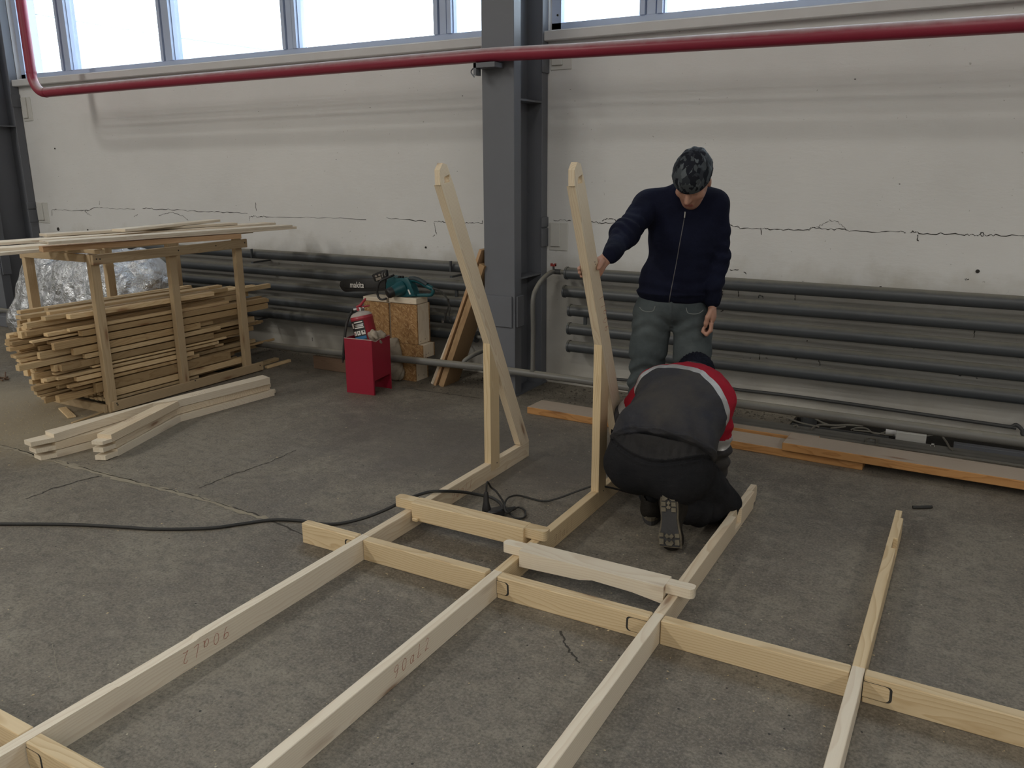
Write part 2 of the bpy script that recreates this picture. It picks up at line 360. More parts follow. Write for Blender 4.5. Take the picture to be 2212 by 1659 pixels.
bm = bmesh.new(); abox(bm, 14, 14.2, -14, 5.75, 0, 8); struct('wall_right', bm, MAT['mutedwall'])
bm = bmesh.new(); abox(bm, -20, 14, -14.2, -14, 0, 8)
struct('wall_front', bm, MAT['mutedwall'])
bm = bmesh.new(); abox(bm, -20.2, 14.2, -14.2, 5.75, 8, 8.1); struct('ceiling', bm, MAT['ceil'])
bm = bmesh.new(); abox(bm, -1.45, 14, 5.05, 5.185, 0, .012); o = struct('kerb', bm, plain('kerb_concrete', (.19, .185, .17), .8, 0, .2, 9, .3, 40), floor)

# sills, window frames, panes
for i, (x0, x1) in enumerate(BAYS):
    bm = bmesh.new(); abox(bm, x0-.02, x1+.02, 5.385, WY, 2.425, ZS, bev=.006)
    abox(bm, x0-.02, x1+.02, WY, 5.52, ZS-.03, ZS+.012)
    struct('trim_%d' % (i+1), bm, MAT['sill'])
    win = empty('window_%d' % (i+1), ((x0+x1)/2, 5.55, ZS)); win['kind'] = 'structure'
    bm = bmesh.new()
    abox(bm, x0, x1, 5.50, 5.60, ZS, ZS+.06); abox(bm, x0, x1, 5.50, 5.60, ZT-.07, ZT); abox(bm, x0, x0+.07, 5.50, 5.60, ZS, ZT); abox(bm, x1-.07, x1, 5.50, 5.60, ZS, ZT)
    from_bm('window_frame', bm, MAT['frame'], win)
    mull = [(-8.25, -6.74, -5.22, -3.69), (-2.06, -.54, .98, 2.5), (4.2, 5.72, 7.24, 8.76)][i]
    for mx_ in mull:
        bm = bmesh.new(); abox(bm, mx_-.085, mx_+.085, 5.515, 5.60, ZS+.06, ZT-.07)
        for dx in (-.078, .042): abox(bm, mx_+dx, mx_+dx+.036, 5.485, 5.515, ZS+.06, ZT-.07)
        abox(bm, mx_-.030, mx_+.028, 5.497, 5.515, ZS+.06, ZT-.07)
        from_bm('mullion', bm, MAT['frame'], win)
    ed = [x0+.07] + [e for m_ in mull for e in (m_-.085, m_+.085)] + [x1-.07]
    for a, b_ in zip(ed[::2], ed[1::2]):
        bm = bmesh.new(); abox(bm, a-.004, b_+.004, 5.548, 5.554, ZS+.056, ZT-.066); from_bm('pane', bm, MAT['glass'], win)
ED = MAT['facade']
# outside: two long snow-roofed halls and the overhead line
def hall(name, x0, x1, y0, y1, h, ridge, label, ribs=0):
    t_ = empty(name, ((x0+x1)/2, y0, 0), label, 'building')
    bm = bmesh.new(); abox(bm, x0, x1, y0, y1, -1, h); from_bm('wall', bm, MAT['facade'], t_)
    bm = bmesh.new(); prism(bm, [(x0-.6, h), ((x0+x1)/2, ridge), (x1+.6, h), (x1+.6, h-.4), (x0-.6, h-.4)], y0-.6, y1+.6, 'y'); from_bm('roof', bm, MAT['snowroof'], t_)
    if ribs:
        for k in range(ribs):
            bm = bmesh.new(); xx = x0+(k+.5)*(x1-x0)/ribs; abox(bm, xx-.10, xx+.10, y0-.14, y0, h*.55, h-.35); from_bm('rib', bm, plain('far_rib', (.42, .50, .60), .8) if k == 0 else bpy.data.materials['far_rib'], t_)
    return t_
hall('neighbouring_hall', -72, -34, 46, 70, 9.4, 11.4, 'pale snow-roofed hall outside, seen through the left window')
hall('ribbed_hall', -26, 24, 40, 60, 11.2, 12.4, 'long pale hall with a ribbed front, outside the right window', 46)
bm = bmesh.new(); A = wy(60, 28, 14); B = wy(612, 113, 20); d = (B-A)
tube(bm, [A-d*.8, A, A+d*.5+Vector((0, 0, -.05)), B, B+d*1.2+Vector((0, 0, .3))], .016, 6)
tag(from_bm('overhead_cable', bm, plain('cable_grey', (.25, .33, .33), .6)), 'thin overhead cable crossing the sky outside the left window', 'cable')
bm = bmesh.new(); abox(bm, -90, 60, 6, 140, -1.2, -1); tag(from_bm('ground', bm, MAT['snowroof']), kind='structure')

# columns: welded I sections, front flange built up as a box
def column(cx, label):
    t_ = empty('steel_column', (cx, 5.2, 0), label, 'column')
    def bx(n, *a, mat='steel', bev=.003):
        bm = bmesh.new(); abox(bm, *a, bev=bev); return from_bm(n, bm, MAT[mat], t_)
    bx('front_flange', cx-.1225, cx+.1225, 4.96, 5.055, 0, 7.9)
    bx('web', cx-.008, cx+.008, 5.055, 5.36, 0, 7.9)
    bx('back_flange', cx-.1225, cx+.1225, 5.36, WY-.004, 0, 7.9)
    for z in (.83, 2.02, 4.4): bx('stiffener', cx-.118, cx+.118, 5.055, 5.36, z, z+.012, bev=0)
    bx('splice_plate', cx-.118, cx+.105, 4.945, 4.96, .50, .72)
    bx('side_plate', cx+.1225, cx+.137, 4.975, 5.07, .50, .72)
    bx('base_plate', cx-.135, cx+.135, 4.945, 5.44, 0, .012, bev=0)
    for z in (1.03, 1.17, 2.22): bx('wall_clip', cx+.1225, cx+.134, 5.345, WY-.004, z, z+(.13 if z != 1.17 else .07))
column(-2.9075, 'grey steel column between the two window bays, beside the leaning planks')
column(-9.1725, 'grey steel column at the far left, beside the foil-wrapped bale')
column(3.36, 'grey steel column past the right end of the second window')
for x0, z0, sx_, sz_ in ((-2.765, 1.0, .15, .20), (-2.765, 2.24, .16, .12), (-9.03, 1.02, .19, .22), (-9.03, 2.08, .16, .24)):
    bm = bmesh.new(); abox(bm, x0, x0+sx_, WY-.008, WY+.01, z0, z0+sz_, bev=.003); abox(bm, x0+.015, x0+sx_*.6, WY-.022, WY-.008, z0+.03, z0+sz_-.005, bev=.002)
    from_bm('anchor_plate', bm, MAT['plate'], wall)

# cracks, chips and drill holes of the painted wall
def wallpts(c, sc, ox, oy): return [wy(ox+x*sc, oy+y*sc, WY) for x, y in c]
def rough(pts, n=5, a=.006):
    out = []
    for p, q in zip(pts, pts[1:]):
        for k in range(n): f = k/n; out.append(p.lerp(q, f) + Vector((random.uniform(-a, a)*.5, 0, random.uniform(-a, a))))
    return out+[pts[-1]]
CR = [(.31646, 0, 0, 5, [[(355,1470),(355,1432),(400,1430),(470,1436),(560,1437),(610,1435),(650,1415),(720,1422),(800,1425),(920,1428)], [(610,1435),(580,1440),(600,1460),(625,1475)], [(975,1425),(1030,1420),(1050,1432),(1150,1430),(1250,1435),(1330,1442),(1450,1447),(1520,1448),(1600,1452),(1690,1455)], [(1705,1505),(1703,1480),(1740,1475),(1765,1485),(1800,1478),(1900,1480),(2090,1482),(2280,1490),(2500,1500)], [(1745,1385),(1750,1440)], [(1085,1475),(1130,1455),(1180,1452),(1250,1475),(1285,1505)], [(680,1375),(680,1400)], [(915,1480),(940,1465)]]),
 (.241, 920, 330, 4, [[(-350,585),(-150,600),(0,618)], [(75,620),(130,617),(180,628)], [(75,620),(85,690),(100,735)], [(60,755),(80,740)], [(300,622),(355,625),(420,628),(510,632)], [(508,632),(506,604)]]),
 (.241, 1210, 330, 4, [[(-60,605),(0,605),(100,610)], [(270,620),(340,625),(380,630),(520,632),(760,640)], [(380,605),(420,590),(480,598),(515,612)]]),
 (.29476, 1560, 440, 4, [[(50,150),(60,160),(115,165),(130,178),(280,182),(330,184),(450,188),(630,190),(655,180),(690,180),(800,186),(900,188),(940,200),(1140,205),(1300,206),(1345,212)], [(1380,210),(1400,203),(1440,215),(1600,220),(1780,225),(1850,228),(1870,237),(1890,228)], [(1920,230),(2000,230),(2212,237),(2500,250)], [(690,178),(740,145),(790,120),(840,130),(880,160),(905,185)], [(1433,220),(1430,265),(1440,275)], [(280,182),(290,230)], [(1890,228),(1895,216),(1908,212),(1920,226),(1908,240),(1890,230)], [(60,487),(120,484)], [(1780,555),(1808,552)], [(160,505),(178,516)]]),
 (.31646, 1512, 560, 4, [[(262,210),(264,255)], [(150,210),(155,250)], [(650,235),(650,280)], [(408,642),(408,686)], [(815,688),(818,728)], [(1875,480),(1870,535)], [(1890,795),(1890,815)], [(1460,595),(1464,612)], [(400,262),(402,250),(430,250),(432,268)], [(140,362),(165,345)]]),
 (.31646, 0, 440, 4, [[(2132,910),(2133,938)], [(1905,395),(1905,418)]])]
for sc, ox, oy, wpx, L in CR:
    for c in L:
        bm = bmesh.new(); P = rough(wallpts(c, sc, ox, oy)); arch = len(c) == 6 and c[0] in ((690, 178), (380, 605))
        ribbon(bm, P, (0, -1, 0), [random.uniform(.0015, .0065)*(0.6 if arch else 1) for _ in P], .0012); from_bm('crack', bm, MAT['crack'], wall, recalc=False)
for x, y, r in ((2111.8, 586, .011), (920, 534.5, .009), (1205, 33, .008), (126, 495, .02), (190, 497, .01), (119, 321+0, .008)):
    bm = bmesh.new(); P = wy(x, y, WY); lathe(bm, [(r, 0), (r*.85, .006)], 14, Matrix.Translation(P) @ Matrix.Rotation(PI/2, 4, 'X')); from_bm('drill_hole', bm, MAT['crack'], wall)
random.seed(11)
bm = bmesh.new()          # paint chips low on the wall
for _ in range(150):
    x = random.uniform(-9, 1.5); z = random.choice((random.uniform(.02, .9), random.uniform(.9, 2.4))); s = random.uniform(.002, .007)*(1.2 if z < .9 else .8)
    k = [bm.verts.new((x+s*random.uniform(.5, 1.6)*math.cos(a), WY-.0015, z+s*.5*random.uniform(.4, 1.3)*math.sin(a))) for a in np.linspace(0, 2*PI, 6)[:-1]]; bm.faces.new(k)
tag(from_bm('paint_chip', bm, MAT['crack'], wall, recalc=False), kind='stuff')
# cracks and joint in the slab
def floorline(c, sc, ox, oy, w0, w1, mat, a=.006, n=6):
    P = [fl(ox+x*sc, oy+y*sc) for x, y in c]; Q = []
    for p, q in zip(P, P[1:]):
        for k in range(n): Q.append(p.lerp(q, k/n)+Vector((random.uniform(-a, a), random.uniform(-a, a), 0)))
    Q.append(P[-1]); bm = bmesh.new(); ribbon(bm, Q, (0, 0, 1), [random.uniform(w0, w1) for _ in Q], .0012); return from_bm('crack', bm, mat, floor, recalc=False)
dusty_mat = plain('joint_dust', (.31, .275, .21), .95, 0, .25, 40); dark_mat = plain('slab_crack', (.055, .05, .043), .95, 0, .3, 50)
JL = [(-60,130),(0,152),(130,185),(260,225),(430,270),(620,320),(800,372),(1000,420),(1180,465),(1400,518),(1650,590),(1850,650),(1990,695)]
floorline(JL, .28933, 0, 920, .012, .05, dusty_mat, .01); floorline([(x, y-8) for x, y in JL], .28933, 0, 920, .003, .010, dark_mat)
floorline([(1990,695),(2212,790),(2500,930)], .28933, 0, 920, .004, .012, dark_mat)
floorline([(190,545),(300,510),(400,465),(520,435),(620,402),(740,375)], .28933, 0, 920, .004, .012, dark_mat)
floorline([(1490,462),(1600,420),(1690,378),(1850,328),(2020,268),(2212,180)], .28933, 0, 920, .003, .009, dark_mat)
floorline([(590,440),(640,560),(690,640),(760,720)], .25316, 1060, 1250, .004, .010, dark_mat)
floorline([(830,1240),(1100,1280),(1460,1330)], .27125, 640, 500, .004, .012, dark_mat)
floorline([(450,560),(480,760),(520,930)], .25316, 0, 1250, .0006, .002, dusty_mat, .003)
floorline([(1560,1240),(1700,1160),(1900,1020)], .25316, 0, 1250, .0006, .002, dusty_mat, .003)
floorline([(960,1400),(1150,1260),(1450,1030)], .25316, 500+100, 1250, .0006, .002, dusty_mat, .003)

# ---------------------------------------------------------------- pipes
bm = bmesh.new(); zc = lambda x: 2.272+ (.018 if x > -6 else 0) - max(0, x+2.5)*.018
ex, ez = -7.87, 2.272; arc = [(ex+.17-.17*math.cos(a), 4.88, ez+.17-.17*math.sin(a)) for a in np.linspace(0, PI/2, 9)]
tube(bm, [(ex, 4.88, 5.2), (ex, 4.88, 3.2)]+arc+[(-6.3, 4.88, 2.283), (-4.3, 4.88, 2.29), (-2.9, 4.88, 2.293), (-2.3, 4.88, 2.277), (0, 4.88, 2.245), (4, 4.88, 2.19), (9, 4.88, 2.15)], .043, 20)
rp = empty('fire_pipe', (-2.9, 4.88, 2.25), 'red water pipe running along the wall under the windows', 'pipe')
from_bm('pipe_run', bm, MAT['redpipe'], rp, smooth=True)
for x in (ex,):
    bm = bmesh.new(); tube(bm, [(ex, 4.88, ez+.175), (ex, 4.88, ez+.19)], .0455, 20); from_bm('weld_bead', bm, MAT['redpipe'], rp, smooth=True)
    bm = bmesh.new(); tube(bm, [(ex+.175, 4.88, ez), (ex+.19, 4.88, ez)], .0455, 20); from_bm('weld_bead', bm, MAT['redpipe'], rp, smooth=True)
bm = bmesh.new(); abox(bm, -3.02, -2.86, 4.84, 4.96, 2.215, 2.245); abox(bm, -3.02, -3.0, 4.84, 4.9, 2.17, 2.245); tube(bm, smooth_path([(-3.03, 4.93, 2.25), (-3.05, 4.86, 2.2), (-3.02, 4.85, 2.16)], 4), .004, 6)
from_bm('bracket', bm, MAT['steel'], rp)

def radiator(x0, x1, zs, slope, label, cap, ends=True):
    t_ = empty('pipe_radiator', ((x0+x1)/2, 5.3, 0), label, 'radiator')
    for k, z in enumerate(zs):
        dx = cap[k]; bm = bmesh.new()
        if cap[5] > 0: a, b_ = x0+dx, x1
        else: a, b_ = x0, x1+dx
        tube(bm, [(a, 5.3, z-slope*(a+1.5)), (b_, 5.3, z-slope*(b_+1.5))], .041, 20)
        e, s = (a, 1) if cap[5] > 0 else (b_, -1)
        tube(bm, [(e-.001*s, 5.3, z-slope*(e+1.5)), (e+.014*s, 5.3, z-slope*(e+1.5))], .0455, 20)
        from_bm('pipe', bm, MAT['pipe'], t_, smooth=True)
    L = [x0+.16, x1-.5] if cap[5] > 0 else [x0+.5, x1-.16]
    for k in range(4):
        xx = L[k % 2]; bm = bmesh.new(); tube(bm, [(xx, 5.3, zs[k]-.03), (xx, 5.3, zs[k+1]+.03)], .014, 10); from_bm('connector', bm, MAT['pipe'], t_, smooth=True)
    for xx in np.arange(x0+.9, x1, 2.1):
        bm = bmesh.new(); abox(bm, xx-.006, xx+.006, 5.23, 5.25, zs[0]-.03, zs[0]+.05); abox(bm, xx-.004, xx+.02, 5.23, WY-.01, zs[0]-.075, zs[0]-.06); from_bm('bracket', bm, MAT['pipe'], t_)
        bm = bmesh.new(); abox(bm, xx-.006, xx+.006, 5.24, WY-.01, zs[4]-.06, zs[4]-.045); from_bm('bracket', bm, MAT['pipe'], t_)
    return t_
radr = radiator(-2.56, 3.0, [.858, .727, .594, .460, .330], .002, 'five-tube grey pipe radiator on the wall behind the standing man', [.005, -.01, .035, .03, .03, 1])
radl = radiator(-8.6, -3.33, [.853, .713, .583, .448, .325], 0, 'five-tube grey pipe radiator on the wall behind the chainsaw and the rack', [-.02, .02, 0, .02, .02, -1])
hp = empty('heating_pipe', (-2.3, 4.88, 0), 'grey heating pipe low along the wall, passing in front of the column', 'pipe')
bm = bmesh.new(); tube(bm, [(-12, 4.88, .13), (-8.6, 4.88, .135), (-4.8, 4.88, .158), (-3.02, 4.88, .207), (-2.28, 4.88, .207), (-1.24, 4.88, .192), (-.3, 4.88, .189), (5, 4.88, .19)], [.027, .027, .0275, .0265, .025, .027, .030, .030], 16)
from_bm('pipe_run', bm, MAT['pipe_floor'], hp, smooth=True)
bm = bmesh.new(); tube(bm, smooth_path([(-2.60, 4.88, .21), (-2.60, 4.885, .5), (-2.602, 4.885, .72), (-2.605, 4.95, .80), (-2.63, 5.1, .845), (-2.655, 5.25, .862), (-2.64, 5.3, .866), (-2.56, 5.3, .864)], 6), .0165, 12)
tube(bm, [(-2.60, 4.88, .228), (-2.60, 4.88, .237)], .021, 12); from_bm('riser', bm, MAT['pipe_floor'], hp, smooth=True)
bm = bmesh.new(); tube(bm, [(-2.66, 5.3, .865), (-2.60, 5.3, .865)], .019, 12); tube(bm, [(-2.65, 5.29, .88), (-2.65, 5.285, .905)], .008, 8); v = from_bm('valve', bm, MAT['steel_dark'], hp, smooth=True)
bm = bmesh.new(); abox(bm, -2.668, -2.632, 5.275, 5.293, .905, .918); abox(bm, -2.668, -2.66, 5.272, 5.296, .905, .925); abox(bm, -2.64, -2.632, 5.272, 5.296, .905, .925); from_bm('valve_handle', bm, plain('red_valve', (.30, .03, .025), .5), v)
bm = bmesh.new(); tube(bm, smooth_path([(-3.17, 4.88, .195), (-3.165, 4.89, .235), (-3.12, 4.95, .275), (-3.10, 5.1, .295), (-3.2, 5.28, .315), (-3.33, 5.3, .325)], 6), .0165, 12); from_bm('branch_pipe', bm, MAT['pipe_floor'], hp, smooth=True)
bm = bmesh.new(); tube(bm, smooth_path([(-8.62, 5.2, .9), (-8.6, 5.05, .55), (-8.62, 4.95, .3), (-8.45, 4.9, .18), (-8.1, 4.88, .14)], 6), .022, 12); from_bm('branch_pipe', bm, MAT['pipe_floor'], hp, smooth=True)
bm = bmesh.new(); tube(bm, smooth_path([(-2.2, 5.40, .10), (-1.5, 5.40, .14), (-1.3, 5.40, .137), (-.85, 5.40, .140), (.2, 5.40, .120), (.27, 5.40, .119), (.297, 5.40, .136), (.33, 5.40, .11), (.36, 5.40, .075), (.6, 5.4, .06), (2, 5.4, .06)], 5), .011, 10)
tag(from_bm('conduit', bm, MAT['steel_dark'], smooth=True), 'thin dark conduit along the wall just above the heating pipe', 'pipe')
bm = bmesh.new(); abox(bm, -8.95, -8.70, 4.75, 5.0, 0, .115, bev=.006); tag(from_bm('foot_block', bm, MAT['steel']), 'small grey block on the floor left of the foil-wrapped bale', 'block')
# ================================================================== TIMBER FLOOR FRAME
JX = [-2.105, -1.455, -.805, -.156]            # right faces of the joists
JW, JH = .038, .09
frm = empty('timber_framework', (-1.2, 2.44, 0), 'pale timber floor frame lying on the concrete, with two upright leaning members', 'framework')
def jbox(name, x1, y0, y1, mat, z1=JH, extra=None, parent=frm):
    "joist piece along Y; local X = grain"
    L = y1-y0; W = frame((x1-JW/2, (y0+y1)/2, 0), (0, 1, 0)); bm = bmesh.new()
    abox(bm, -L/2, L/2, -JW/2, JW/2, 0, z1, bev=.002)
    if extra: extra(bm, L)
    return from_bm(name, bm, MAT[mat], parent, W)
CB = 2.462                                     # middle of the crossing
YS = 2.487
W = frame((JX[0]-JW/2, .2, 0), (0, 1, 0)); bm = bmesh.new(); prism(bm, [(0, 0), (YS-.2, 0), (YS-.2, JH), (1.405, JH), (1.388, .0872), (1.10, .0865), (1.098, .0885), (0, .0885)], -JW/2, JW/2, 'y'); from_bm('joist', bm, MAT['pine_w'], frm, W)
jbox('joist', JX[0], YS+.001, 3.909, 'pine')
j2 = jbox('joist', JX[1], .2, YS, 'pine_w'); jbox('joist', JX[1], YS+.001, 3.86, 'pine_y')
j3 = jbox('joist', JX[2], .2, YS, 'pine_w')
j4 = jbox('joist', JX[3], .2, YS, 'pine_w')
def far_joist(x1, mat):
    "open far end: mortise for a post on the right-hand face, then a stepped tongue"
    y0, y1 = YS+.001, 3.77; W = frame((x1-JW/2, y0, 0), (0, 1, 0)); bm = bmesh.new(); m0, m1 = 3.432-y0, 3.535-y0
    abox(bm, 0, m0, -JW/2, JW/2, 0, JH, bev=.002); abox(bm, m1, y1-y0, -JW/2, JW/2, 0, JH, bev=.002)
    abox(bm, m0, m1, JW/2-.020, JW/2, 0, JH); abox(bm, m0, m1, -JW/2, JW/2-.020, 0, .022)
    prism(bm, [(y1-y0, .006), (y1-y0+.085, .006), (y1-y0+.105, .03), (y1-y0+.105, .072), (y1-y0+.085, JH), (y1-y0, JH)], -.007, JW/2, 'y')
    return from_bm('joist', bm, MAT[mat], frm, W)
far_joist(JX[2], 'pine'); far_joist(JX[3], 'pine_y')
def cross(name, x0, x1, mat, y=CB, tail=(0, 0), slot=(0, 0), h=.092):
    L = x1-x0; W = frame(((x0+x1)/2, y, 0), (1, 0, 0)); bm = bmesh.new()
    a, b_ = -L/2, L/2
    abox(bm, a, b_, -.022, .022, 0, h, bev=.003)
    o = from_bm(name, bm, MAT[mat], frm, W)
    for s, e in ((slot[0], -1), (slot[1], 1)):
        if s:                                       # rounded tenon end let into the face, with a dark gap round its nose
            for kind, grow in (('gap', .0075), ('tenon', 0)):
                bm = bmesh.new(); c0 = b_ if e > 0 else a; ln = s+grow; hh = .026+grow*.22; P = [(c0, -hh)]
                for q in np.linspace(-PI/2, PI/2, 9):
                    r = .014; P.append((c0 - e*(ln - r + r*math.cos(q)), (hh-r)*(1 if q > 0 else -1) + r*math.sin(q)))
                P.append((c0, hh)); P = [(p[0], p[1]+.048) for p in P]
                prism(bm, P, -.0222-(.0008 if kind == 'tenon' else .0002), -.015, 'y'); from_bm('tenon' if kind == 'tenon' else 'tenon_gap', bm, MAT[mat] if kind == 'tenon' else MAT['crack'], o, W)
    return o
cross('cross_beam', -2.445, JX[0]-JW-.001, 'pine_y', slot=(0, .05), h=.094)
cross('cross_beam', JX[0]+.002, -1.505, 'pine_y')
cross('cross_beam', JX[1]+.002, JX[2]-JW-.002, 'pine_y', slot=(.045, .075))
cross('cross_beam', JX[2]+.003, JX[3]-JW-.002, 'pine_y')
cross('cross_beam', JX[3]+.003, .47, 'pine_y', slot=(.075, 0))
cross('cross_beam', -2.75, JX[0]-JW-.001, 'pine_y', y=1.042)
cross('cross_beam', JX[0]+.004, -1.497, 'pine_y', y=1.036, slot=(.06, 0))

# leaning members with notched tongue, and their posts
def a_frame(x1, yt, k, ypost, zpost):
    ang = math.atan2(1, -k); d = Vector((0, -k, 1)).normalized()          # direction up along the member
    fr = lambda z: yt + k*(1.519-z)                                      # front edge
    W = frame((x1-JW/2, fr(0.09), .09), d, (0, 1, .0))                   # local X up the member, local Z towards the wall
    Wi = W.inverted(); p2 = lambda y, z: (lambda q: (q.x, q.z))(Wi @ Vector((x1, y, z)))
    wd = .100                                                            # horizontal depth
    bm = bmesh.new()
    yb = 3.909 if k > .47 else fr(.09)+wd
    prism(bm, [p2(fr(.095), .095), p2(fr(.035), .035), p2(yb, .002), p2(yb, .096), p2(fr(1.519)+wd, 1.519), p2(fr(1.519), 1.519)] if k < .47 else [p2(fr(.095), .095), p2(3.835, .091), p2(3.909, .091), p2(fr(1.519)+wd, 1.519), p2(fr(1.519), 1.519)], -JW/2, JW/2, 'y')
    # tongue: right-hand two thirds, set back, with a square hole
    ya, za = fr(1.519), 1.519
    T = lambda a, b_: p2(ya+a, za+b_)
    out = [T(-.006, 0), T(-.008, .064), T(.018, .094), T(.050, .088), T(.100, -.002)]
    sgn = 1 if (W.to_3x3() @ Vector((0, 1, 0))).x > 0 else -1
    t0, t1 = (-.009, JW/2) if sgn > 0 else (-JW/2, .009)
    hole = [T(.022, .005), T(.026, .034), T(.066, .046), T(.068, .012)]
    O = [T(-.006, 0), T(-.008, .064), T(.018, .094), T(.050, .088), T(.0995, 0)]
    bmq = bm
    def ring(poly):
        prism(bmq, poly, t0, t1, 'y')
    ring([O[0], O[1], hole[1], hole[0]]); ring([O[1], O[2], O[3], hole[2], hole[1]]); ring([O[3], O[4], hole[3], hole[2]]); ring([O[4], O[0], hole[0], hole[3]])
    o = from_bm('leaning_member', bm, MAT['pine'], frm, W)
    # post, bevelled against the member
    W2 = frame((x1-JW/2, ypost, 0), (0, 0, 1), (0, 1, 0)); bm = bmesh.new()
    pw = .089; zt2 = zpost - (pw - (fr(zpost)-ypost))/k if False else None
    yf, yk = ypost, ypost+pw
    zl = lambda y: 1.519-(y-yt)/k                                         # height of the member's front edge above y
    prism(bm, [(.045, 0), (min(zpost, zl(yf)-.001), 0), (zl(yk)-.002, pw), (.045, pw)], -JW/2-.0005, JW/2+.0005, 'y')
    from_bm('post', bm, MAT['pine_y'], frm, W2)
    for yy, zz in ((yf+.062, .075),):
        bm = bmesh.new(); lathe(bm, [(.004, 0), (.003, .0012)], 8, Matrix.Translation((x1+.0005, yy, zz)) @ Matrix.Rotation(PI/2, 4, 'Y')); from_bm('screw', bm, MAT['nail'], frm)
    return o
m1 = a_frame(JX[0], 3.091, .5035, 3.487, .797); m2 = a_frame(JX[1], 3.091, .4345, 3.400, .82)
for yy, zz in ((3.31, 1.184), (3.302, 1.195)):
    bm = bmesh.new(); lathe(bm, [(.003, 0), (.002, .001)], 8, Matrix.Translation((JX[1], yy, zz)) @ Matrix.Rotation(PI/2, 4, 'Y')); from_bm('nail_hole', bm, MAT['nail'], frm)

# pencil marks 90aL1 / 90aL2
GL = {'9': [[(.75, .95), (.45, 1), (.15, .85), (.15, .6), (.4, .5), (.7, .62), (.78, .9), (.72, .5), (.5, .1), (.3, 0)]],
      '0': [[(.5, 1), (.2, .8), (.12, .4), (.3, .05), (.6, .1), (.8, .5), (.75, .85), (.5, 1)]],
      'a': [[(.75, .6), (.4, .62), (.15, .35), (.25, .05), (.5, .05), (.75, .4), (.78, .62), (.72, .1), (.9, .05)]],
      'L': [[(.45, 1.1), (.3, .6), (.15, .05), (.3, .0), (.8, .12)]],
      '1': [[(.5, 1.15), (.4, .55), (.3, 0)]],
      '2': [[(.2, .8), (.4, 1.02), (.7, .9), (.6, .55), (.2, .05), (.15, 0), (.5, .08), (.85, 0)]]}
def pencil(txt, o, u, v, n, h, parent, mat='ink', w=.0017, adv=.85, sl=.12):
    o, u, v = Vector(o), Vector(u).normalized(), Vector(v).normalized(); bm = bmesh.new()
    for i, ch in enumerate(txt):
        for st in GL[ch]:
            P = smooth_path([o + u*((x*.72+i*adv+(y-.5)*sl)*h) + v*(y*h) for x, y in st], 4); ribbon(bm, P, n, w, .0009)
    return from_bm('pencil_mark', bm, MAT[mat], parent, recalc=False)
pencil('90aL2', (JX[0], 1.722, .070), (0, -1, 0), (0, 0, -1), (1, 0, 0), .040, frm, adv=1.05)
pencil('90aL2', (JX[1], 1.80, .030), (0, 1, .03), (0, 0, 1), (1, 0, 0), .040, frm, adv=1.05)
pencil('90aL1', (JX[0], 3.115, .018), (0, 1, .05), (0, 0, 1), (1, 0, 0), .040, frm, adv=1.0)
pencil('90aL1', (JX[1], 2.93, .015), (0, 1, .05), (0, 0, 1), (1, 0, 0), .040, frm, 'ink2', .0012, adv=1.0)
dd = Vector((0, -.4345, 1)).normalized(); oo = Vector((JX[1], 3.475, .855))
pencil('90aL1', oo + Vector((0, .0, .02)), dd, (0, -1, -.4345), (1, 0, 0), .042, frm, adv=.98)

# two loose rails lying across the joists
def rail(label, x0, x1, t0, t1, y0, y1, zb, zt, ty0, ty1, tzb, mat, arch=False):
    t_ = empty('notched_rail', ((x0+x1)/2, (y0+y1)/2, tzb), label, 'rail', 'loose notched rails')
    W = frame(((x0+x1)/2, (y0+y1)/2, 0), (1, 0, 0)); cx, cy = (x0+x1)/2, (y0+y1)/2
    bm = bmesh.new(); a, b_ = x0-cx, x1-cx
    if arch: prism(bm, [(a, zb), (a, zt), (b_, zt), (b_, zb), (b_-.12, zb+.016), (b_-.28, zb+.022), (a+.26, zb+.010)], y0-cy, y1-cy, 'y')
    else: abox(bm, a, b_, y0-cy, y1-cy, zb, zt, bev=.003)
    o = from_bm('rail_body', bm, MAT[mat], t_, W)
    for e0, e1, s in ((t0, x0, -1), (x1, t1, 1)):
        bm = bmesh.new(); w_ = (ty1-ty0)/2; ym = (ty0+ty1)/2-cy; tip = (e0 if s < 0 else e1)-cx; root = (e1 if s < 0 else e0)-cx
        P = [(root, ym-w_)] + [(tip - s*.018 + s*.018*math.cos(q), ym + (w_-.018)*(1 if q > 0 else -1) + .018*math.sin(q)) for q in np.linspace(-PI/2, PI/2, 9)] + [(root, ym+w_)]
        prism(bm, P, tzb, zt-.001, 'z'); from_bm('tongue', bm, MAT[mat], t_, W)
    return t_
r1 = rail('loose notched pine rail lying across the two left joists, next to the black socket', -2.098, -1.522, -2.205, -1.425, 2.775, 2.848, .052, .137, 2.79, 2.842, .0925, 'pine_y')
r2 = rail('loose notched pine rail lying flat across the two middle joists, near the kneeling man', -1.445, -.85, -1.54, -.748, 2.60, 2.69, .062, .131, 2.628, 2.675, .0925, 'pine_w', True)
bm = bmesh.new(); abox(bm, -2.085, -2.055, 2.757, 2.775, .055, .072, bev=.004); from_bm('lug', bm, MAT['pine_y'], r1)

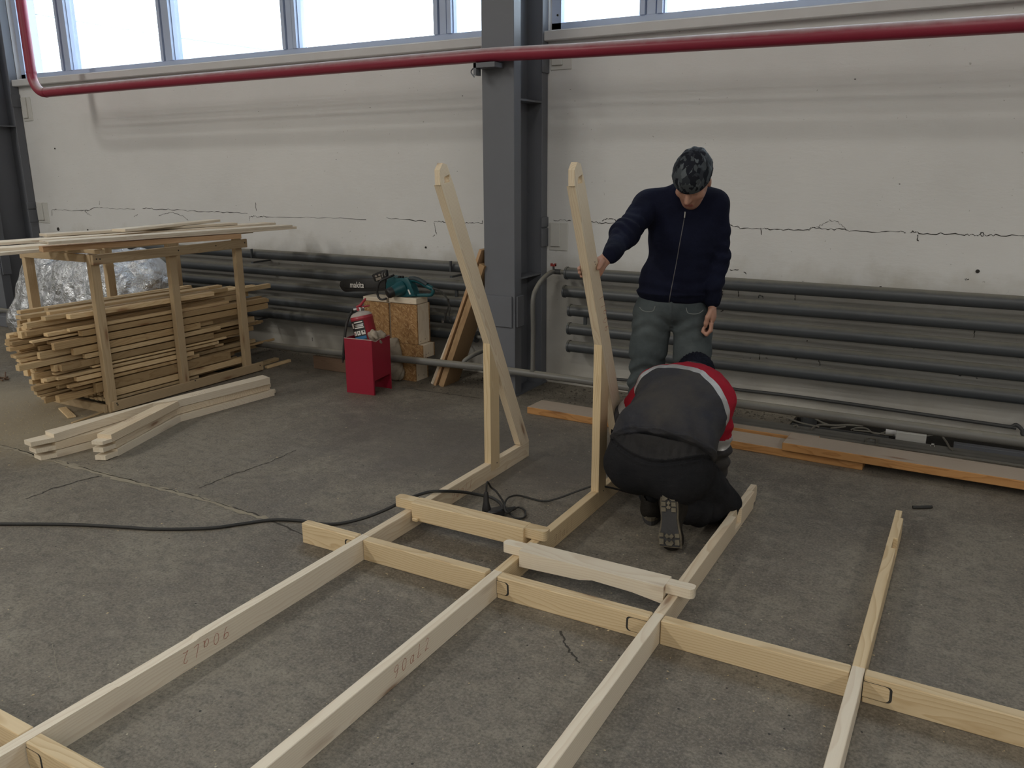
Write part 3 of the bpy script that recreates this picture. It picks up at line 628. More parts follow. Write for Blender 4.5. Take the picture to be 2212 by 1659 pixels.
# ================================================================== STACK OF SHAPED RAFTERS ON THE FLOOR
def poly_beam(name, poly, z0, z1, mat, label, long, group='shaped rafters on the floor'):
    o0 = Vector((poly[0][0], poly[0][1], z0)); W = frame(o0, (long[0], long[1], 0)); Wi = W.inverted()
    bm = bmesh.new(); prism(bm, [(lambda q: (q.x, q.y))(Wi @ Vector((p[0], p[1], z0))) for p in poly], 0, z1-z0, 'z')
    o = from_bm(name, bm, MAT[mat], None, W); tag(o, label, 'timber', group); return o, W
def strip(p, q, wd, side=1, e0=0, e1=0):
    "polygon of a bar whose front edge runs p->q, width wd to the left"
    p, q = Vector((*p, 0)), Vector((*q, 0)); d = (q-p).normalized(); n = Vector((-d.y, d.x, 0))*side
    return [tuple((p+d*0)[:2]), tuple(q[:2]), tuple((q+n*wd+d*e1)[:2]), tuple((p+n*wd+d*e0)[:2])]
FP, FK, FE = (-4.135, 2.69), (-4.395, 3.39), (-4.325, 4.15)     # front foot edge: near tip, knee, far tip
LEV = [(.001, .044), (.048, .091), (.0945, .140)]
def tongue(parent, W, tip, d, wd, n, z0, z1, ln=.07, mat='pine_w'):
    d = Vector((*d, 0)).normalized(); n = Vector((*n, 0)).normalized(); p = Vector((*tip, 0))
    bm = bmesh.new(); prism(bm, [tuple(v[:2]) for v in (p+d*.001, p-d*ln+n*.02, p-d*ln+n*wd, p+n*wd+d*.001)], z0, z1, 'z'); return from_bm('tongue', bm, MAT[mat], parent)
names = ['bottom', 'middle', 'top']
d1 = (Vector(FK)-Vector(FP)).normalized(); n1 = Vector((-d1.y, d1.x)); d2 = (Vector(FE)-Vector(FK)).normalized(); n2 = Vector((-d2.y, d2.x))
wd = .088
for i, (z0, z1) in enumerate(LEV[:2]):
    back = .022 if i == 1 else 0
    s0 = Vector(FP)+d1*.085+n1*(back*.3); kn = Vector(FK)+n1*back; e = Vector(FE)+n2*back - d2*(.02 if i else 0)
    inner_k = Vector(FK) + (n1+n2).normalized()*wd/ ((n1+n2).normalized().dot(n1))
    P = [tuple(s0), tuple(kn), tuple(e), tuple(Vector(FE)+n2*wd), tuple(inner_k), tuple(Vector(FP)+d1*.085+n1*wd)]
    o, W = poly_beam('kinked_rafter', P, z0, z1, ['pine_w', 'pine'][i], ['kinked rafter at the bottom of the floor stack, resting on the concrete', 'kinked rafter in the middle of the floor stack, set back a little'][i], (d1.x, d1.y))
    tongue(o, W, s0, d1, wd*.96, n1, z0+.004, z0+.030, .085)
    bm = bmesh.new(); ee = e; prism(bm, [tuple(v) for v in (ee+n2*.02-d2*.001, ee+d2*.035+n2*.03, ee+d2*.05+n2*.06, ee+n2*.07-d2*.001)], z0+.008, z0+.030, 'z'); from_bm('tongue', bm, MAT['pine_w'], o)
# top front: short straight leg
s0 = Vector(FP)+d1*.05+n1*.002; P = [tuple(s0), tuple(Vector(FK)-d1*.0+n1*.002), tuple(Vector(FK)+n1*wd-d1*.10), tuple(s0+n1*wd)]
o, W = poly_beam('rafter_leg', P, LEV[2][0]+.002, .142, 'pine', 'short top rafter leg pointing at the camera, marked in pencil', (d1.x, d1.y)); tongue(o, W, s0, d1, wd, n1, .098, .118, .055)
pencil('90aL1', tuple(Vector(FP)+d1*.28+n1*.06)+(.142,), (*d1, 0), (*n1, 0), (0, 0, 1), .03, o, 'ink2', .0016)
# back straight rafters (top one full length)
BP = (-4.455, 2.53); BE = (-4.262, 4.12); 
bd = (Vector(BE)-Vector(BP)).normalized(); bn = Vector((-bd.y, bd.x))
for i, (z0, z1) in enumerate(LEV):
    s0 = Vector(BP)+bd*.055
    if i == 2:
        s1 = Vector(FK)+n1*(wd+.004); P = [tuple(s0), tuple(Vector(FK)+Vector((-.099, -.12))), tuple(Vector(FK)+Vector((-.02, .012))), tuple(Vector(FE)+n2*.0-d2*.03), tuple(Vector(FE)+n2*.105-d2*.01), tuple(Vector(FK)+n2*.115), tuple(s0+bn*.105)]
        lab = 'long pale rafter on top of the floor stack, running to the far end'
    else:
        P = [tuple(s0), tuple(s0+bd*.50), tuple(s0+bd*.47+bn*.1), tuple(s0+bn*.1)]; lab = 'left-hand rafter leg in the %s layer of the floor stack' % names[i]
    o, W = poly_beam('long_rafter' if i == 2 else 'rafter_leg', P, z0, z1+(.002 if i == 2 else 0), ['pine_w', 'pine', 'pine_w'][i], lab, (bd.x, bd.y)); tongue(o, W, s0, bd, .1, bn, z0+.002, z0+.027, .08+.02*i)
    if i == 2: pencil('90aL1', tuple(Vector(FK)+d2*.12+n2*.03)+(.142,), (*d2, 0), (*n2, 0), (0, 0, 1), .03, o, 'ink2', .0012)

# ================================================================== RACK WITH OFFCUTS AND BOARDS
rack = empty('timber_rack', (-5.36, 3.93, 0), 'open weathered timber rack holding a pile of offcuts near the grey column at left', 'rack')
xf, xb = -4.985, -5.745
for y in (3.30, 3.90, 4.505):
    beam('upright', (xf-.022, y+.032, .0), (xf-.022, y+.032, 1.06 if y < 3.5 else (1.085 if y < 4 else 1.075)), .062, .042, MAT['crate'], rack, (1, 0, 0))
    beam('upright', (xb+.022, y+.032, .0), (xb+.022, y+.032, 1.06), .062, .042, MAT['crate'], rack, (1, 0, 0))
beam('rail', (xf+.0125, 3.315, .042), (xf+.0125, 4.665, .040), .024, .066, MAT['crate'], rack); beam('rail', (xf+.0125, 3.305, 1.025), (xf+.0125, 4.605, 1.030), .024, .064, MAT['crate'], rack)
beam('rail', (xb-.0125, 3.315, .042), (xb-.0125, 4.665, .042), .024, .066, MAT['crate'], rack); beam('rail', (xb-.0125, 3.305, 1.03), (xb-.0125, 4.605, 1.03), .024, .064, MAT['crate'], rack)
for y in (3.285, 4.62): beam('end_rail', (xb+.02, y, .028), (xf-.02, y, .028), .024, .056, MAT['crate'], rack)
for y in (3.5, 4.3): beam('base_slat', (xb+.05, y, .02), (xf-.05, y, .02), .07, .036, MAT['crate'], rack)
beam('top_rail', (xb-.02, 3.318, 1.077), (xf+.11, 3.318, 1.080), .036, .026, MAT['crate'], rack); beam('top_rail', (xb-.02, 4.54, 1.077), (xf-.0, 4.54, 1.082), .036, .026, MAT['crate'], rack)
beam('top_rail', (xb+.03, 3.30, 1.035), (xf-.05, 3.30, 1.035), .022, .05, MAT['crate'], rack)
for y, z in ((3.34, .06), (3.345, .048), (3.33, 1.03), (3.355, 1.028), (3.965, 1.03), (4.3, 1.035), (4.58, 1.035), (3.99, .07), (4.63, .05)):
    bm = bmesh.new(); lathe(bm, [(.0055, 0), (.004, .002)], 8, Matrix.Translation((xf+.0245, y, z)) @ Matrix.Rotation(PI/2, 4, 'Y')); from_bm('screw', bm, MAT['nail'], rack)

ORD = ['first', 'second', 'third', 'fourth', 'fifth', 'sixth', 'seventh', 'eighth', 'ninth', 'tenth', 'eleventh', 'twelfth', 'thirteenth', 'fourteenth', 'fifteenth', 'sixteenth', 'seventeenth', 'eighteenth', 'nineteenth', 'twentieth', 'twenty-first', 'twenty-second', 'twenty-third', 'twenty-fourth', 'twenty-fifth', 'twenty-sixth', 'twenty-seventh', 'twenty-eighth']
random.seed(23)
def left_limit(x, z):
    "how far towards the camera a stick may reach, so that the ragged end of the pile keeps its outline"
    tgt = float(np.interp(z, [0, .12, .25, .40, .50, .58, .65], [112, 92, 62, 36, 12, 45, 70])); lo, hi = 2.6, 3.5
    for _ in range(24):
        m_ = (lo+hi)/2
        if pr((x, m_, z))[0] < tgt: lo = m_
        else: hi = m_
    return hi
x = -5.030; k = 0
while x > -5.665:
    cw = random.choice((.042, .048, .055, .060)); cw = min(cw, x+5.69)
    if cw < .03: break
    z = .058; i = 0; ztop = .60 + (.02 if -5.5 < x < -5.15 else -.03) + random.uniform(-.02, .02)
    while z < ztop:
        h_ = random.choice((.014, .018, .022, .022, .026, .030, .036, .044)) if k else random.choice((.014, .018, .020, .024, .024, .030, .036, .044, .046, .066))
        w_ = cw - random.choice((.009, .010, .014, .020, .024)); lim = left_limit(x-cw/2, z)
        left = max(lim + random.choice((0, .02, .05, .10, .18, .26, .32))*random.uniform(.4, 1.2), 2.75) if k else random.uniform(2.98, 3.27)
        left = min(left, 3.30); right = random.uniform(4.2, 4.85) if random.random() < .8 else random.uniform(4.85, 5.04)
        if k < 2: right = random.uniform(3.99, 4.5) if random.random() < .65 else random.uniform(4.5, 4.85)
        if z < .10: left, right = max(left, 3.32), min(right, 4.58)
        xc = x - cw/2 - random.uniform(-1, 1)*max(0, (cw-w_)/2-.005); tilt = random.uniform(-.004, .004); yaw = random.uniform(-.004, .004)
        o = beam('offcut', (xc-yaw, left, z+h_/2+.004-tilt), (xc+yaw, right, z+h_/2+.004+tilt), w_, h_-.0005, MAT['offcut' if random.random() < .66 else 'offcut_dark'], bev=.0015, z=(random.uniform(-.015, .015), 0, 1))
        tag(o, '%s pine offcut in the rack pile, %s row from the front, %s up' % (('thin' if h_ < .027 else ('broad' if h_ > .06 else 'square')), ORD[k], ORD[i]), 'offcut', 'offcuts piled in the rack')
        z += h_ + .0085; i += 1
    x -= cw; k += 1
TOPZ = .655
tops = [((-5.08, 3.16), (-5.05, 4.30), .046, .030), ((-5.17, 3.05), (-5.15, 4.52), .05, .026), ((-5.26, 3.14), (-5.22, 4.40), .04, .036), ((-5.36, 3.00), (-5.33, 4.62), .06, .024), ((-5.46, 3.25), (-5.41, 4.40), .05, .03), ((-5.56, 3.12), (-5.54, 4.5), .045, .022)]
for i, (a, b_, w_, h_) in enumerate(tops):
    o = beam('offcut', (*a, TOPZ+h_/2), (*b_, TOPZ+h_/2+.002), w_, h_, MAT['offcut'], bev=.0015); tag(o, 'loose pine offcut lying on top of the rack pile, %s from the front' % ORD[i], 'offcut', 'offcuts piled in the rack')
# slivers on the floor around the rack
for i, (a, b_, w_, h_, lab) in enumerate([((-4.98, 3.02), (-5.03, 3.28), .02, .010, 'thin splinter on the floor by the near end of the rack'), ((-4.99, 4.72), (-5.0, 5.0), .035, .020, 'reddish offcut on the floor at the far end of the rack'), ((-5.10, 4.70), (-5.13, 4.98), .05, .026, 'grey offcut on the floor behind the far end of the rack'), ((-5.10, 3.10), (-5.36, 3.20), .05, .012, 'flat offcut on the floor under the overhanging pile')]):
    tag(beam('offcut', (*a, h_/2+.001), (*b_, h_/2+.001), w_, h_, MAT['offcut']), lab, 'offcut', 'offcuts on the floor by the rack')

# boards across the top of the rack: front edge near->far by pixel, at height z (top face)
def board(label, a, b_, zt, wd_, th, mat='board', splint=False):
    p, q = fl(*a, zt), fl(*b_, zt); d = (q-p); d.z = 0; d.normalize(); n = Vector((-d.y, d.x, 0))
    c0 = p+n*wd_/2; c1 = q+n*wd_/2; c0.z = c1.z = zt-th/2
    o = beam('board', c0, c1, wd_, th, MAT[mat], bev=.0015); tag(o, label, 'board', 'boards laid across the rack')
    if splint:
        for k in range(5):
            f = c0 + n*(k-2)*.022 + Vector((0, 0, random.uniform(-.003, .003))); bm = bmesh.new()
            tube(bm, [f+d*.01, f-d*random.uniform(.03, .10)+n*.01], [.007, .0015], 4); from_bm('splinter', bm, MAT['board'], o)
    return o
board('lowest pale board on the rack, front edge nearest the camera', (-60, 551), (547, 498), 1.116, .14, .019)
board('long pale board on the rack, just above the lowest one', (-60, 541), (641, 489), 1.134, .15, .019)
board('reddish square-edged batten laid along the front of the boards', (92, 533), (521, 505), 1.128+.012, .075, .034, 'board_red')
board('back board on the rack, running past the left edge', (-60, 528), (596, 481), 1.155, .16, .019)
board('board with a splintered near end on top of the rack', (104, 522), (632, 486), 1.176, .13, .018, 'board', True)
board('second board from the wall on the rack, end cut short', (100, 506), (513, 481), 1.176, .12, .018)
board('topmost short board on the rack, next to the wall', (270, 495), (476, 474), 1.196, .11, .018)
# ================================================================== CORNER WITH BOXES, CHAINSAW, EXTINGUISHER
def pa(x, y): return (720+x*.12658, 570+y*.12658)
def wa(x, y, Y): return wy(*pa(x, y), Y)
# osb-faced blocks (plywood faces glued to softwood)
def osb_block(name, label, x0, x1, y0, y1, z0, z1, nails=()):
    t_ = empty(name, ((x0+x1)/2, (y0+y1)/2, z0), label, 'block', 'osb-faced blocks')
    bm = bmesh.new(); abox(bm, x0, x1, y0, y0+.012, z0, z1); W = Matrix.Translation(((x0+x1)/2, y0, (z0+z1)/2)); bmesh.ops.transform(bm, matrix=W.inverted(), verts=bm.verts); from_bm('osb_face', bm, MAT['osb'], t_, W)
    bm = bmesh.new(); abox(bm, x0, x1, y1-.012, y1, z0, z1); from_bm('osb_back', bm, MAT['osb'], t_)
    Wz = frame(((x0+x1)/2, (y0+y1)/2, (z0+z1)/2), (0, 0, 1), (0, 1, 0)); hw = (x1-x0)/2; hz = (z1-z0)/2; hy = (y1-y0)/2-.012
    for s in (-1, 1):
        bm = bmesh.new(); a = (hw-.036)*s; lo, hi = (min(a, hw*s), max(a, hw*s)); abox(bm, -hz, hz, -hi, -lo, -hy, hy, bev=.001); from_bm('side_board', bm, MAT['board'], t_, Wz)
    bm = bmesh.new(); abox(bm, x0+.037, x1-.037, y0+.012, y1-.012, z1-.036, z1-.002); from_bm('top_board', bm, MAT['board'], t_)
    for zz, yy in nails:
        bm = bmesh.new(); lathe(bm, [(.004, 0), (.003, .001)], 8, Matrix.Translation((x1+.0003, yy, zz)) @ Matrix.Rotation(PI/2, 4, 'Y')); from_bm('nail', bm, MAT['nail'], t_)
    return t_
osb_block('osb_block', 'upright osb-faced block on the floor, lowest of the right stack', -3.79, -3.66, 4.963, 5.13, 0, .188, [(.03, 5.07), (.045, 5.0)])
osb_block('osb_block', 'low wide osb-faced block in the middle of the right stack', -3.80, -3.583, 4.955, 5.115, .19, .291, [(.215, 5.0), (.22, 5.03)])
osb_block('osb_block', 'tall osb-faced block on top of the right stack, under the chainsaw', -3.876, -3.63, 4.963, 5.13, .293, .595, [(.31, 5.0), (.32, 5.06)])
osb_block('osb_block', 'tall osb-faced block behind the red extinguisher box', -4.140, -3.905, 4.975, 5.14, 0, .588)
tag(beam('block_cap', (-3.886, 5.035, .6205), (-3.630, 5.035, .6215), .15, .046, MAT['board'], bev=.004), 'short pale board on the right osb block, chainsaw handle resting on it', 'board', 'short boards under the chainsaw')
tag(beam('block_cap', (-4.158, 5.06, .606), (-3.93, 5.06, .6065), .15, .034, MAT['board'], bev=.004), 'short pale board on the left osb block, under the chainsaw bar', 'board', 'short boards under the chainsaw')

# chainsaw lying on the two boards, motor towards the room
saw = empty('chainsaw', (-3.8, 5.02, .645), 'teal electric chainsaw with its bar in a black sheath, on the osb blocks', 'chainsaw')
def xz(pts, Y): return [(p.x, p.z) for p in (wa(x, y, Y) for x, y in pts)]
def slab(name, pts, y0, y1, mat, parent=saw, bev=0):
    bm = bmesh.new(); prism(bm, xz(pts, (y0+y1)/2), y0, y1, 'y')
    if bev: bmesh.ops.bevel(bm, geom=bm.edges[:], offset=bev, segments=2, affect='EDGES', profile=.6)
    return from_bm(name, bm, MAT[mat], parent, smooth=bool(bev))
sheath = slab('bar_sheath', [(118,370),(125,315),(150,280),(200,262),(420,250),(720,238),(900,236),(900,455),(720,465),(420,470),(230,478),(190,468),(150,430)], 5.045, 5.062, 'black', bev=.002)
bm = bmesh.new(); P = [wa(x, y, 5.045) for x, y in [(880,410),(600,412),(240,418),(195,412),(170,385),(165,340)]]; tube(bm, P, .0022, 6); from_bm('sheath_rib', bm, MAT['black'], sheath)
def lettering(txt, W, size, mat, parent, shear=0, ext=.0004):
    cu = bpy.data.curves.new('lettering', 'FONT'); cu.body = txt; cu.size = size; cu.shear = shear; cu.extrude = ext; cu.resolution_u = 3; cu.offset = size*.012
    tmp = bpy.data.objects.new('tmp', cu); C.objects.link(tmp); dg = bpy.context.evaluated_depsgraph_get(); me = bpy.data.meshes.new_from_object(tmp.evaluated_get(dg)); bpy.data.objects.remove(tmp)
    me.name = 'lettering'; me.materials.clear(); me.materials.append(MAT[mat]); o = bpy.data.objects.new('lettering', me); return place(o, parent, W)
a_, b_ = wa(282, 402, 5.0445), wa(532, 390, 5.0445); d = (b_-a_).normalized()
W = Matrix(((d.x, 0, 0, a_.x), (0, 0, -1, 5.0440), (d.z, 1, 0, a_.z), (0, 0, 0, 1))); W[2][1] = 1
lo_ = lettering('makita', W, .066, 'white', sheath, .18); 
sx_ = (b_-a_).length/max(v.co.x for v in lo_.data.vertices)
for v in lo_.data.vertices: v.co.x *= sx_
slab('hand_guard', [(672,195),(690,172),(890,92),(915,105),(930,200),(915,222),(750,300),(722,298)], 5.005, 5.03, 'black', bev=.003)
for x in (838, 882):
    bm = bmesh.new(); tube(bm, [wa(x, 150, 5.003), wa(x-6, 175, 5.003), wa(x+4, 228-(x-838)*.4, 5.003)], .0035, 8); from_bm('guard_slot', bm, MAT['chrome'], saw, smooth=True)
for pts in ([(705,205),(725,190),(750,205),(745,225),(715,228)], [(765,180),(790,170),(808,185),(800,205),(770,208)], [(722,245),(815,215),(822,262),(735,290)]): slab('guard_window', pts, 5.0035, 5.0045, 'chrome')
slab('motor_body', [(940,330),(960,262),(1030,190),(1090,215),(1130,262),(1210,252),(1260,228),(1315,238),(1350,300),(1375,370),(1400,470),(1440,520),(1440,553),(1240,560),(1060,572),(985,560),(940,470)], 4.985, 5.055, 'teal', bev=.010)
fr_, bk_ = wa(925, 512, 4.885), wa(1180, 400, 5.0); bm = bmesh.new(); ax = (bk_-fr_); M_ = frame(fr_, ax, (0, 0, 1)) @ Matrix.Rotation(PI/2, 4, 'Y'); ln = ax.length
lathe(bm, [(.034, .006), (.037, .012), (.040, ln*.3), (.046, ln*.55), (.056, ln*.8), (.058, ln)], 24, M_); from_bm('motor_housing', bm, MAT['teal'], saw, smooth=True)
bm = bmesh.new(); lathe(bm, [(.026, -.004), (.034, .0), (.0385, .010), (.0415, ln*.32)], 24, M_); from_bm('motor_cap', bm, MAT['black'], saw, smooth=True)
bm = bmesh.new(); tube(bm, smooth_path([wa(x, y, Y) for x, y, Y in ((1035,190,4.985),(960,222,4.95),(860,262,4.915),(800,300,4.90),(760,390,4.895),(750,490,4.895),(775,575,4.895),(832,608,4.895),(905,592,4.90))], 6), .0085, 12); from_bm('front_handle', bm, MAT['black'], saw, smooth=True)
bm = bmesh.new(); tube(bm, smooth_path([wa(x, y, 5.02) for x, y in ((1290,275),(1400,275),(1500,315),(1600,375),(1690,425),(1705,470),(1680,520),(1640,535),(1540,535),(1430,535))], 6), [.019]*24+[.0135]*31, 12); from_bm('rear_handle', bm, MAT['teal'], saw, smooth=True)
bm = bmesh.new(); tube(bm, smooth_path([wa(x, y, 5.018) for x, y in ((1310,262),(1400,262),(1500,300),(1610,366))], 6), .0168, 12); bmesh.ops.translate(bm, vec=(0, -.004, .005), verts=bm.verts); from_bm('grip', bm, MAT['teal_dark'], saw, smooth=True)
for x in (1130, 1180):
    bm = bmesh.new(); p = wa(x, 235, 5.02); lathe(bm, [(.010, -.01), (.012, 0), (.012, .012), (.008, .015)], 12, Matrix.Translation(p)); from_bm('cap_knob', bm, MAT['black'], saw, smooth=True)
slab('name_strip', [(1268,440),(1290,438),(1325,520),(1300,524)], 4.9815, 4.984, 'white')
bm = bmesh.new(); pts = smooth_path([wa(x, y, Y) for x, y, Y in ((1700,418,5.02),(1770,440,5.01),(1840,470,4.99),(1900,540,4.97),(1950,600,4.96),(1972,680,4.96),(1950,780,4.96),(1918,860,4.96),(1905,930,4.96))], 6); tube(bm, pts, [.010]*9+[.0055]*(len(pts)-9), 8); from_bm('power_cord', bm, MAT['rubber'], saw, smooth=True)
bm = bmesh.new(); tube(bm, smooth_path([wa(x, y, 4.955) for x, y in ((1948,620),(1985,700),(1990,790),(1975,870),(2000,930),(2000,985),(1975,950),(1985,860))], 5), .004, 8); from_bm('power_cord', bm, MAT['rubber'], saw, smooth=True)
bm = bmesh.new(); p = wa(1890, 965, 4.955); tube(bm, [wa(1910, 900, 4.957), wa(1905, 950, 4.957), wa(1850, 948, 4.955)], [.007, .010, .006], 10); from_bm('plug', bm, MAT['black'], saw, smooth=True)
for x in (1855, 1878):
    bm = bmesh.new(); tube(bm, [wa(x, 955, 4.955), wa(x+4, 1010, 4.955)], .0022, 6); from_bm('plug_pin', bm, MAT['chrome'], saw)
for x, y in ((1958, 625), (1912, 855)):
    bm = bmesh.new(); q = wa(x, y, 4.957); tube(bm, [q+Vector((0, 0, .012)), q-Vector((0, 0, .012))], .0095, 8); from_bm('cord_knot', bm, MAT['rubber'], saw, smooth=True)

# red sheet-metal box with the tilted extinguisher
A_, B_, C_ = Vector((-3.927, 4.478, 0)), Vector((-3.693, 4.498, 0)), Vector((-3.702, 4.715, 0)); D_ = A_+C_-B_
rb = empty('extinguisher_box', (A_+C_)/2, 'red sheet-metal stand on the floor holding a tilted fire extinguisher', 'stand')
def panel(p, q, poly, name, th=.004):
    d = (q-p).normalized(); W = Matrix(((d.x, -d.y, 0, p.x), (d.y, d.x, 0, p.y), (0, 0, 1, 0), (0, 0, 0, 1))); bm = bmesh.new(); prism(bm, poly, -th/2, th/2, 'y'); return from_bm(name, bm, MAT['red'], rb, W)
H_ = .405; wdt = (B_-A_).length; dep = (C_-B_).length
panel(A_, B_, [(0, 0), (wdt, 0), (wdt, H_), (0, H_)], 'front_panel')
panel(B_, C_, [(.0, .0), (.012, 0), (.012, .105), (dep-.016, .118), (dep-.016, 0), (dep, 0), (dep, H_), (.10, H_-.004), (.04, H_-.02), (.0, H_)], 'side_panel')
panel(A_, D_, [(.0, .0), (.012, 0), (.012, .105), (dep-.016, .118), (dep-.016, 0), (dep, 0), (dep, H_), (0, H_)], 'side_panel')
panel(D_, C_, [(0, 0), (wdt, 0), (wdt, H_), (0, H_)], 'back_panel')
bm = bmesh.new(); W = Matrix.Translation((0, 0, 0)); vs = [(A_.x+.004, A_.y+.006), (B_.x-.004, B_.y+.006), (C_.x-.004, C_.y-.006), (D_.x+.004, D_.y-.006)]; prism(bm, vs, .112, .116, 'z'); from_bm('shelf', bm, MAT['red'], rb)
bm = bmesh.new(); 
d = (B_-A_).normalized(); tube(bm, [A_+Vector((0, 0, H_)), B_+Vector((0, 0, H_))], .0035, 8); from_bm('rolled_edge', bm, plain('worn_edge', (.50, .36, .34), .5), rb, smooth=True)
bm = bmesh.new(); tube(bm, [B_+Vector((0, 0, H_)), B_+(C_-B_)*.2+Vector((0, 0, H_-.018)), B_+(C_-B_)*.5+Vector((0, 0, H_-.004)), C_+Vector((0, 0, H_))], .003, 8); from_bm('rolled_edge', bm, bpy.data.materials['worn_edge'], rb, smooth=True)
ext = empty('fire_extinguisher', (-3.80, 4.6, .2), 'dusty red fire extinguisher leaning in the red stand, black hose hanging down', 'extinguisher')
up_ = Vector((-.245, .02, .97)).normalized(); top = Vector((-3.860, 4.60, .552)); Lc = .335; bot = top - up_*Lc
tc = (Vector((0, 0, .5))-top); tc = (tc-up_*tc.dot(up_)).normalized(); ty = up_.cross(tc)
We = Matrix(((tc.x, ty.x, up_.x, bot.x), (tc.y, ty.y, up_.y, bot.y), (tc.z, ty.z, up_.z, bot.z), (0, 0, 0, 1)))
R_ = .081
bm = bmesh.new(); lathe(bm, [(R_*.8, 0), (R_, .02), (R_, Lc-.022), (R_+.0015, Lc-.020), (R_+.0015, Lc-.014), (R_, Lc-.012), (R_*.985, Lc)], 36); from_bm('cylinder', bm, MAT['red_cyl'], ext, We, smooth=True)
bm = bmesh.new(); lathe(bm, [(R_*.985, Lc), (R_*.90, Lc+.014), (R_*.68, Lc+.026), (R_*.3, Lc+.034), (.016, Lc+.036)], 36); from_bm('dome', bm, MAT['dustcap'], ext, We, smooth=True)
bm = bmesh.new(); lathe(bm, [(.017, Lc+.03), (.017, Lc+.045), (.022, Lc+.047), (.022, Lc+.062), (.012, Lc+.064)], 16); v_ = from_bm('valve', bm, MAT['chrome'], ext, We, smooth=True)
bm = bmesh.new(); tube(bm, [We @ Vector((.0, -.045, Lc+.055)), We @ Vector((0, .03, Lc+.055))], .009, 10); from_bm('valve_body', bm, MAT['chrome'], ext, smooth=True)
bm = bmesh.new(); tube(bm, [We @ Vector((.022, -.012, Lc+.050)), We @ Vector((.030, -.012, Lc+.050))], .011, 12); from_bm('gauge', bm, MAT['red_cyl'], ext, smooth=True)
for nm, pts, w0 in (('lever', [(-.02, .066), (.008, .074), (.05, .108), (.060, .118)], .011), ('carry_handle', [(-.02, .060), (.02, .062), (.075, .060)], .006)):
    bm = bmesh.new(); tube(bm, [We @ Vector((.004, y, Lc+z_)) for y, z_ in pts], [w0, w0, w0*.8, w0*.4][:len(pts)], 8); from_bm(nm, bm, MAT['red_cyl'], ext, smooth=True)
bm = bmesh.new(); hpth = smooth_path([We @ Vector((0, -.045, Lc+.055))] + [wy(660+x*.13563, 640+y*.13563, Y) for x, y, Y in ((740,245,4.58),(690,330,4.55),(652,450,4.52),(632,580,4.50),(620,720,4.49),(610,850,4.49),(602,960,4.49))], 6); tube(bm, hpth, .0095, 10); from_bm('hose', bm, MAT['rubber'], ext, smooth=True)
bm = bmesh.new(); e0, e1 = hpth[-1], wy(660+594*.13563, 640+1060*.13563, 4.49); tube(bm, [e0, e0.lerp(e1, .4), e0.lerp(e1, .6), e1], [.0105, .0105, .006, .004], 10); from_bm('nozzle', bm, MAT['black'], ext, smooth=True)
def wrap(a0, a1, z0, z1, mat, lift=.0008, name='label_print', parent=None, n=6):
    bm = bmesh.new(); r = R_+lift; A = [[bm.verts.new((r*math.cos(a), r*math.sin(a), z)) for z in (z0, z1)] for a in np.linspace(math.radians(a0), math.radians(a1), n)]
    for p, q in zip(A, A[1:]): bm.faces.new((p[0], q[0], q[1], p[1]))
    return from_bm(name, bm, MAT[mat], parent or ext, We, recalc=False)
zt_ = Lc-.024
lab = wrap(-78, 6, zt_-.235, zt_-.004, 'black', name='label', n=14)
for a0, a1, z0, z1, mt in ((-48, 0, .012, .020, 'white'), (-48, 2, .030, .036, 'chrome'), (-44, 0, .038, .048, 'chrome'), (-50, 2, .052, .060, 'white'), (-72, -54, .018, .055, 'dustcap'),
     (-66, -46, .078, .108, 'white'), (-41, -22, .078, .108, 'white'), (-17, 3, .078, .108, 'white'), (-66, 3, .118, .140, 'blue'), (-64, -51, .150, .176, 'white'), (-48, -34, .150, .176, 'white'), (-31, -17, .150, .176, 'white'), (-13, 3, .150, .176, 'white'), (-68, 3, .181, .187, 'white'), (-66, -22, .190, .235, 'amber'), (-20, 3, .190, .235, 'dustcap')):
    wrap(a0, a1, zt_-z1, zt_-z0, mt, .0014, parent=lab)
for a0, a1, z0, z1, mt in ((-60, -54, .086, .103, 'red_cyl'), (-34, -29, .083, .099, 'black'), (-8, -1, .082, .094, 'black'), (-59, -55, .155, .172, 'black'), (-43, -38, .156, .168, 'red_cyl'), (-27, -21, .155, .170, 'black'), (-8, -2, .154, .170, 'black')): wrap(a0, a1, zt_-z1, zt_-z0, mt, .0019, parent=lab, n=3)

# leaning planks between the blocks and the column: front edges face the room, lean to the right
def leaning(label, xb, xt, zt, y0, y1, th, mat):
    d = Vector((xt-xb, 0, zt)); L = d.length; W = frame(((xb+xt)/2, (y0+y1)/2, zt/2), d, (-1, 0, .0)); bm = bmesh.new(); abox(bm, -L/2, L/2, -(y1-y0)/2, (y1-y0)/2, -th/2, th/2, bev=.002)
    o = from_bm('leaning_plank', bm, MAT[mat], None, W); tag(o, label, 'plank', 'planks leaning on the column')
leaning('short narrow plank leaning leftmost of three against the column', -3.512, -3.262, .535, 4.962, 5.06, .024, 'board')
leaning('reddish-edged plank leaning in the middle, reaching highest', -3.470, -3.045, 1.035, 4.935, 5.10, .022, 'board_red')
leaning('thick brown plank leaning rightmost, wide dark face to the column', -3.412, -3.035, .93, 4.935, 5.15, .046, 'plank_brown')
tag(beam('plank', (-4.65, 4.925, .056), (-4.30, 4.925, .056), .03, .108, MAT['brownboard'], bev=.003), 'weathered brown board standing on edge behind the red stand', 'plank')

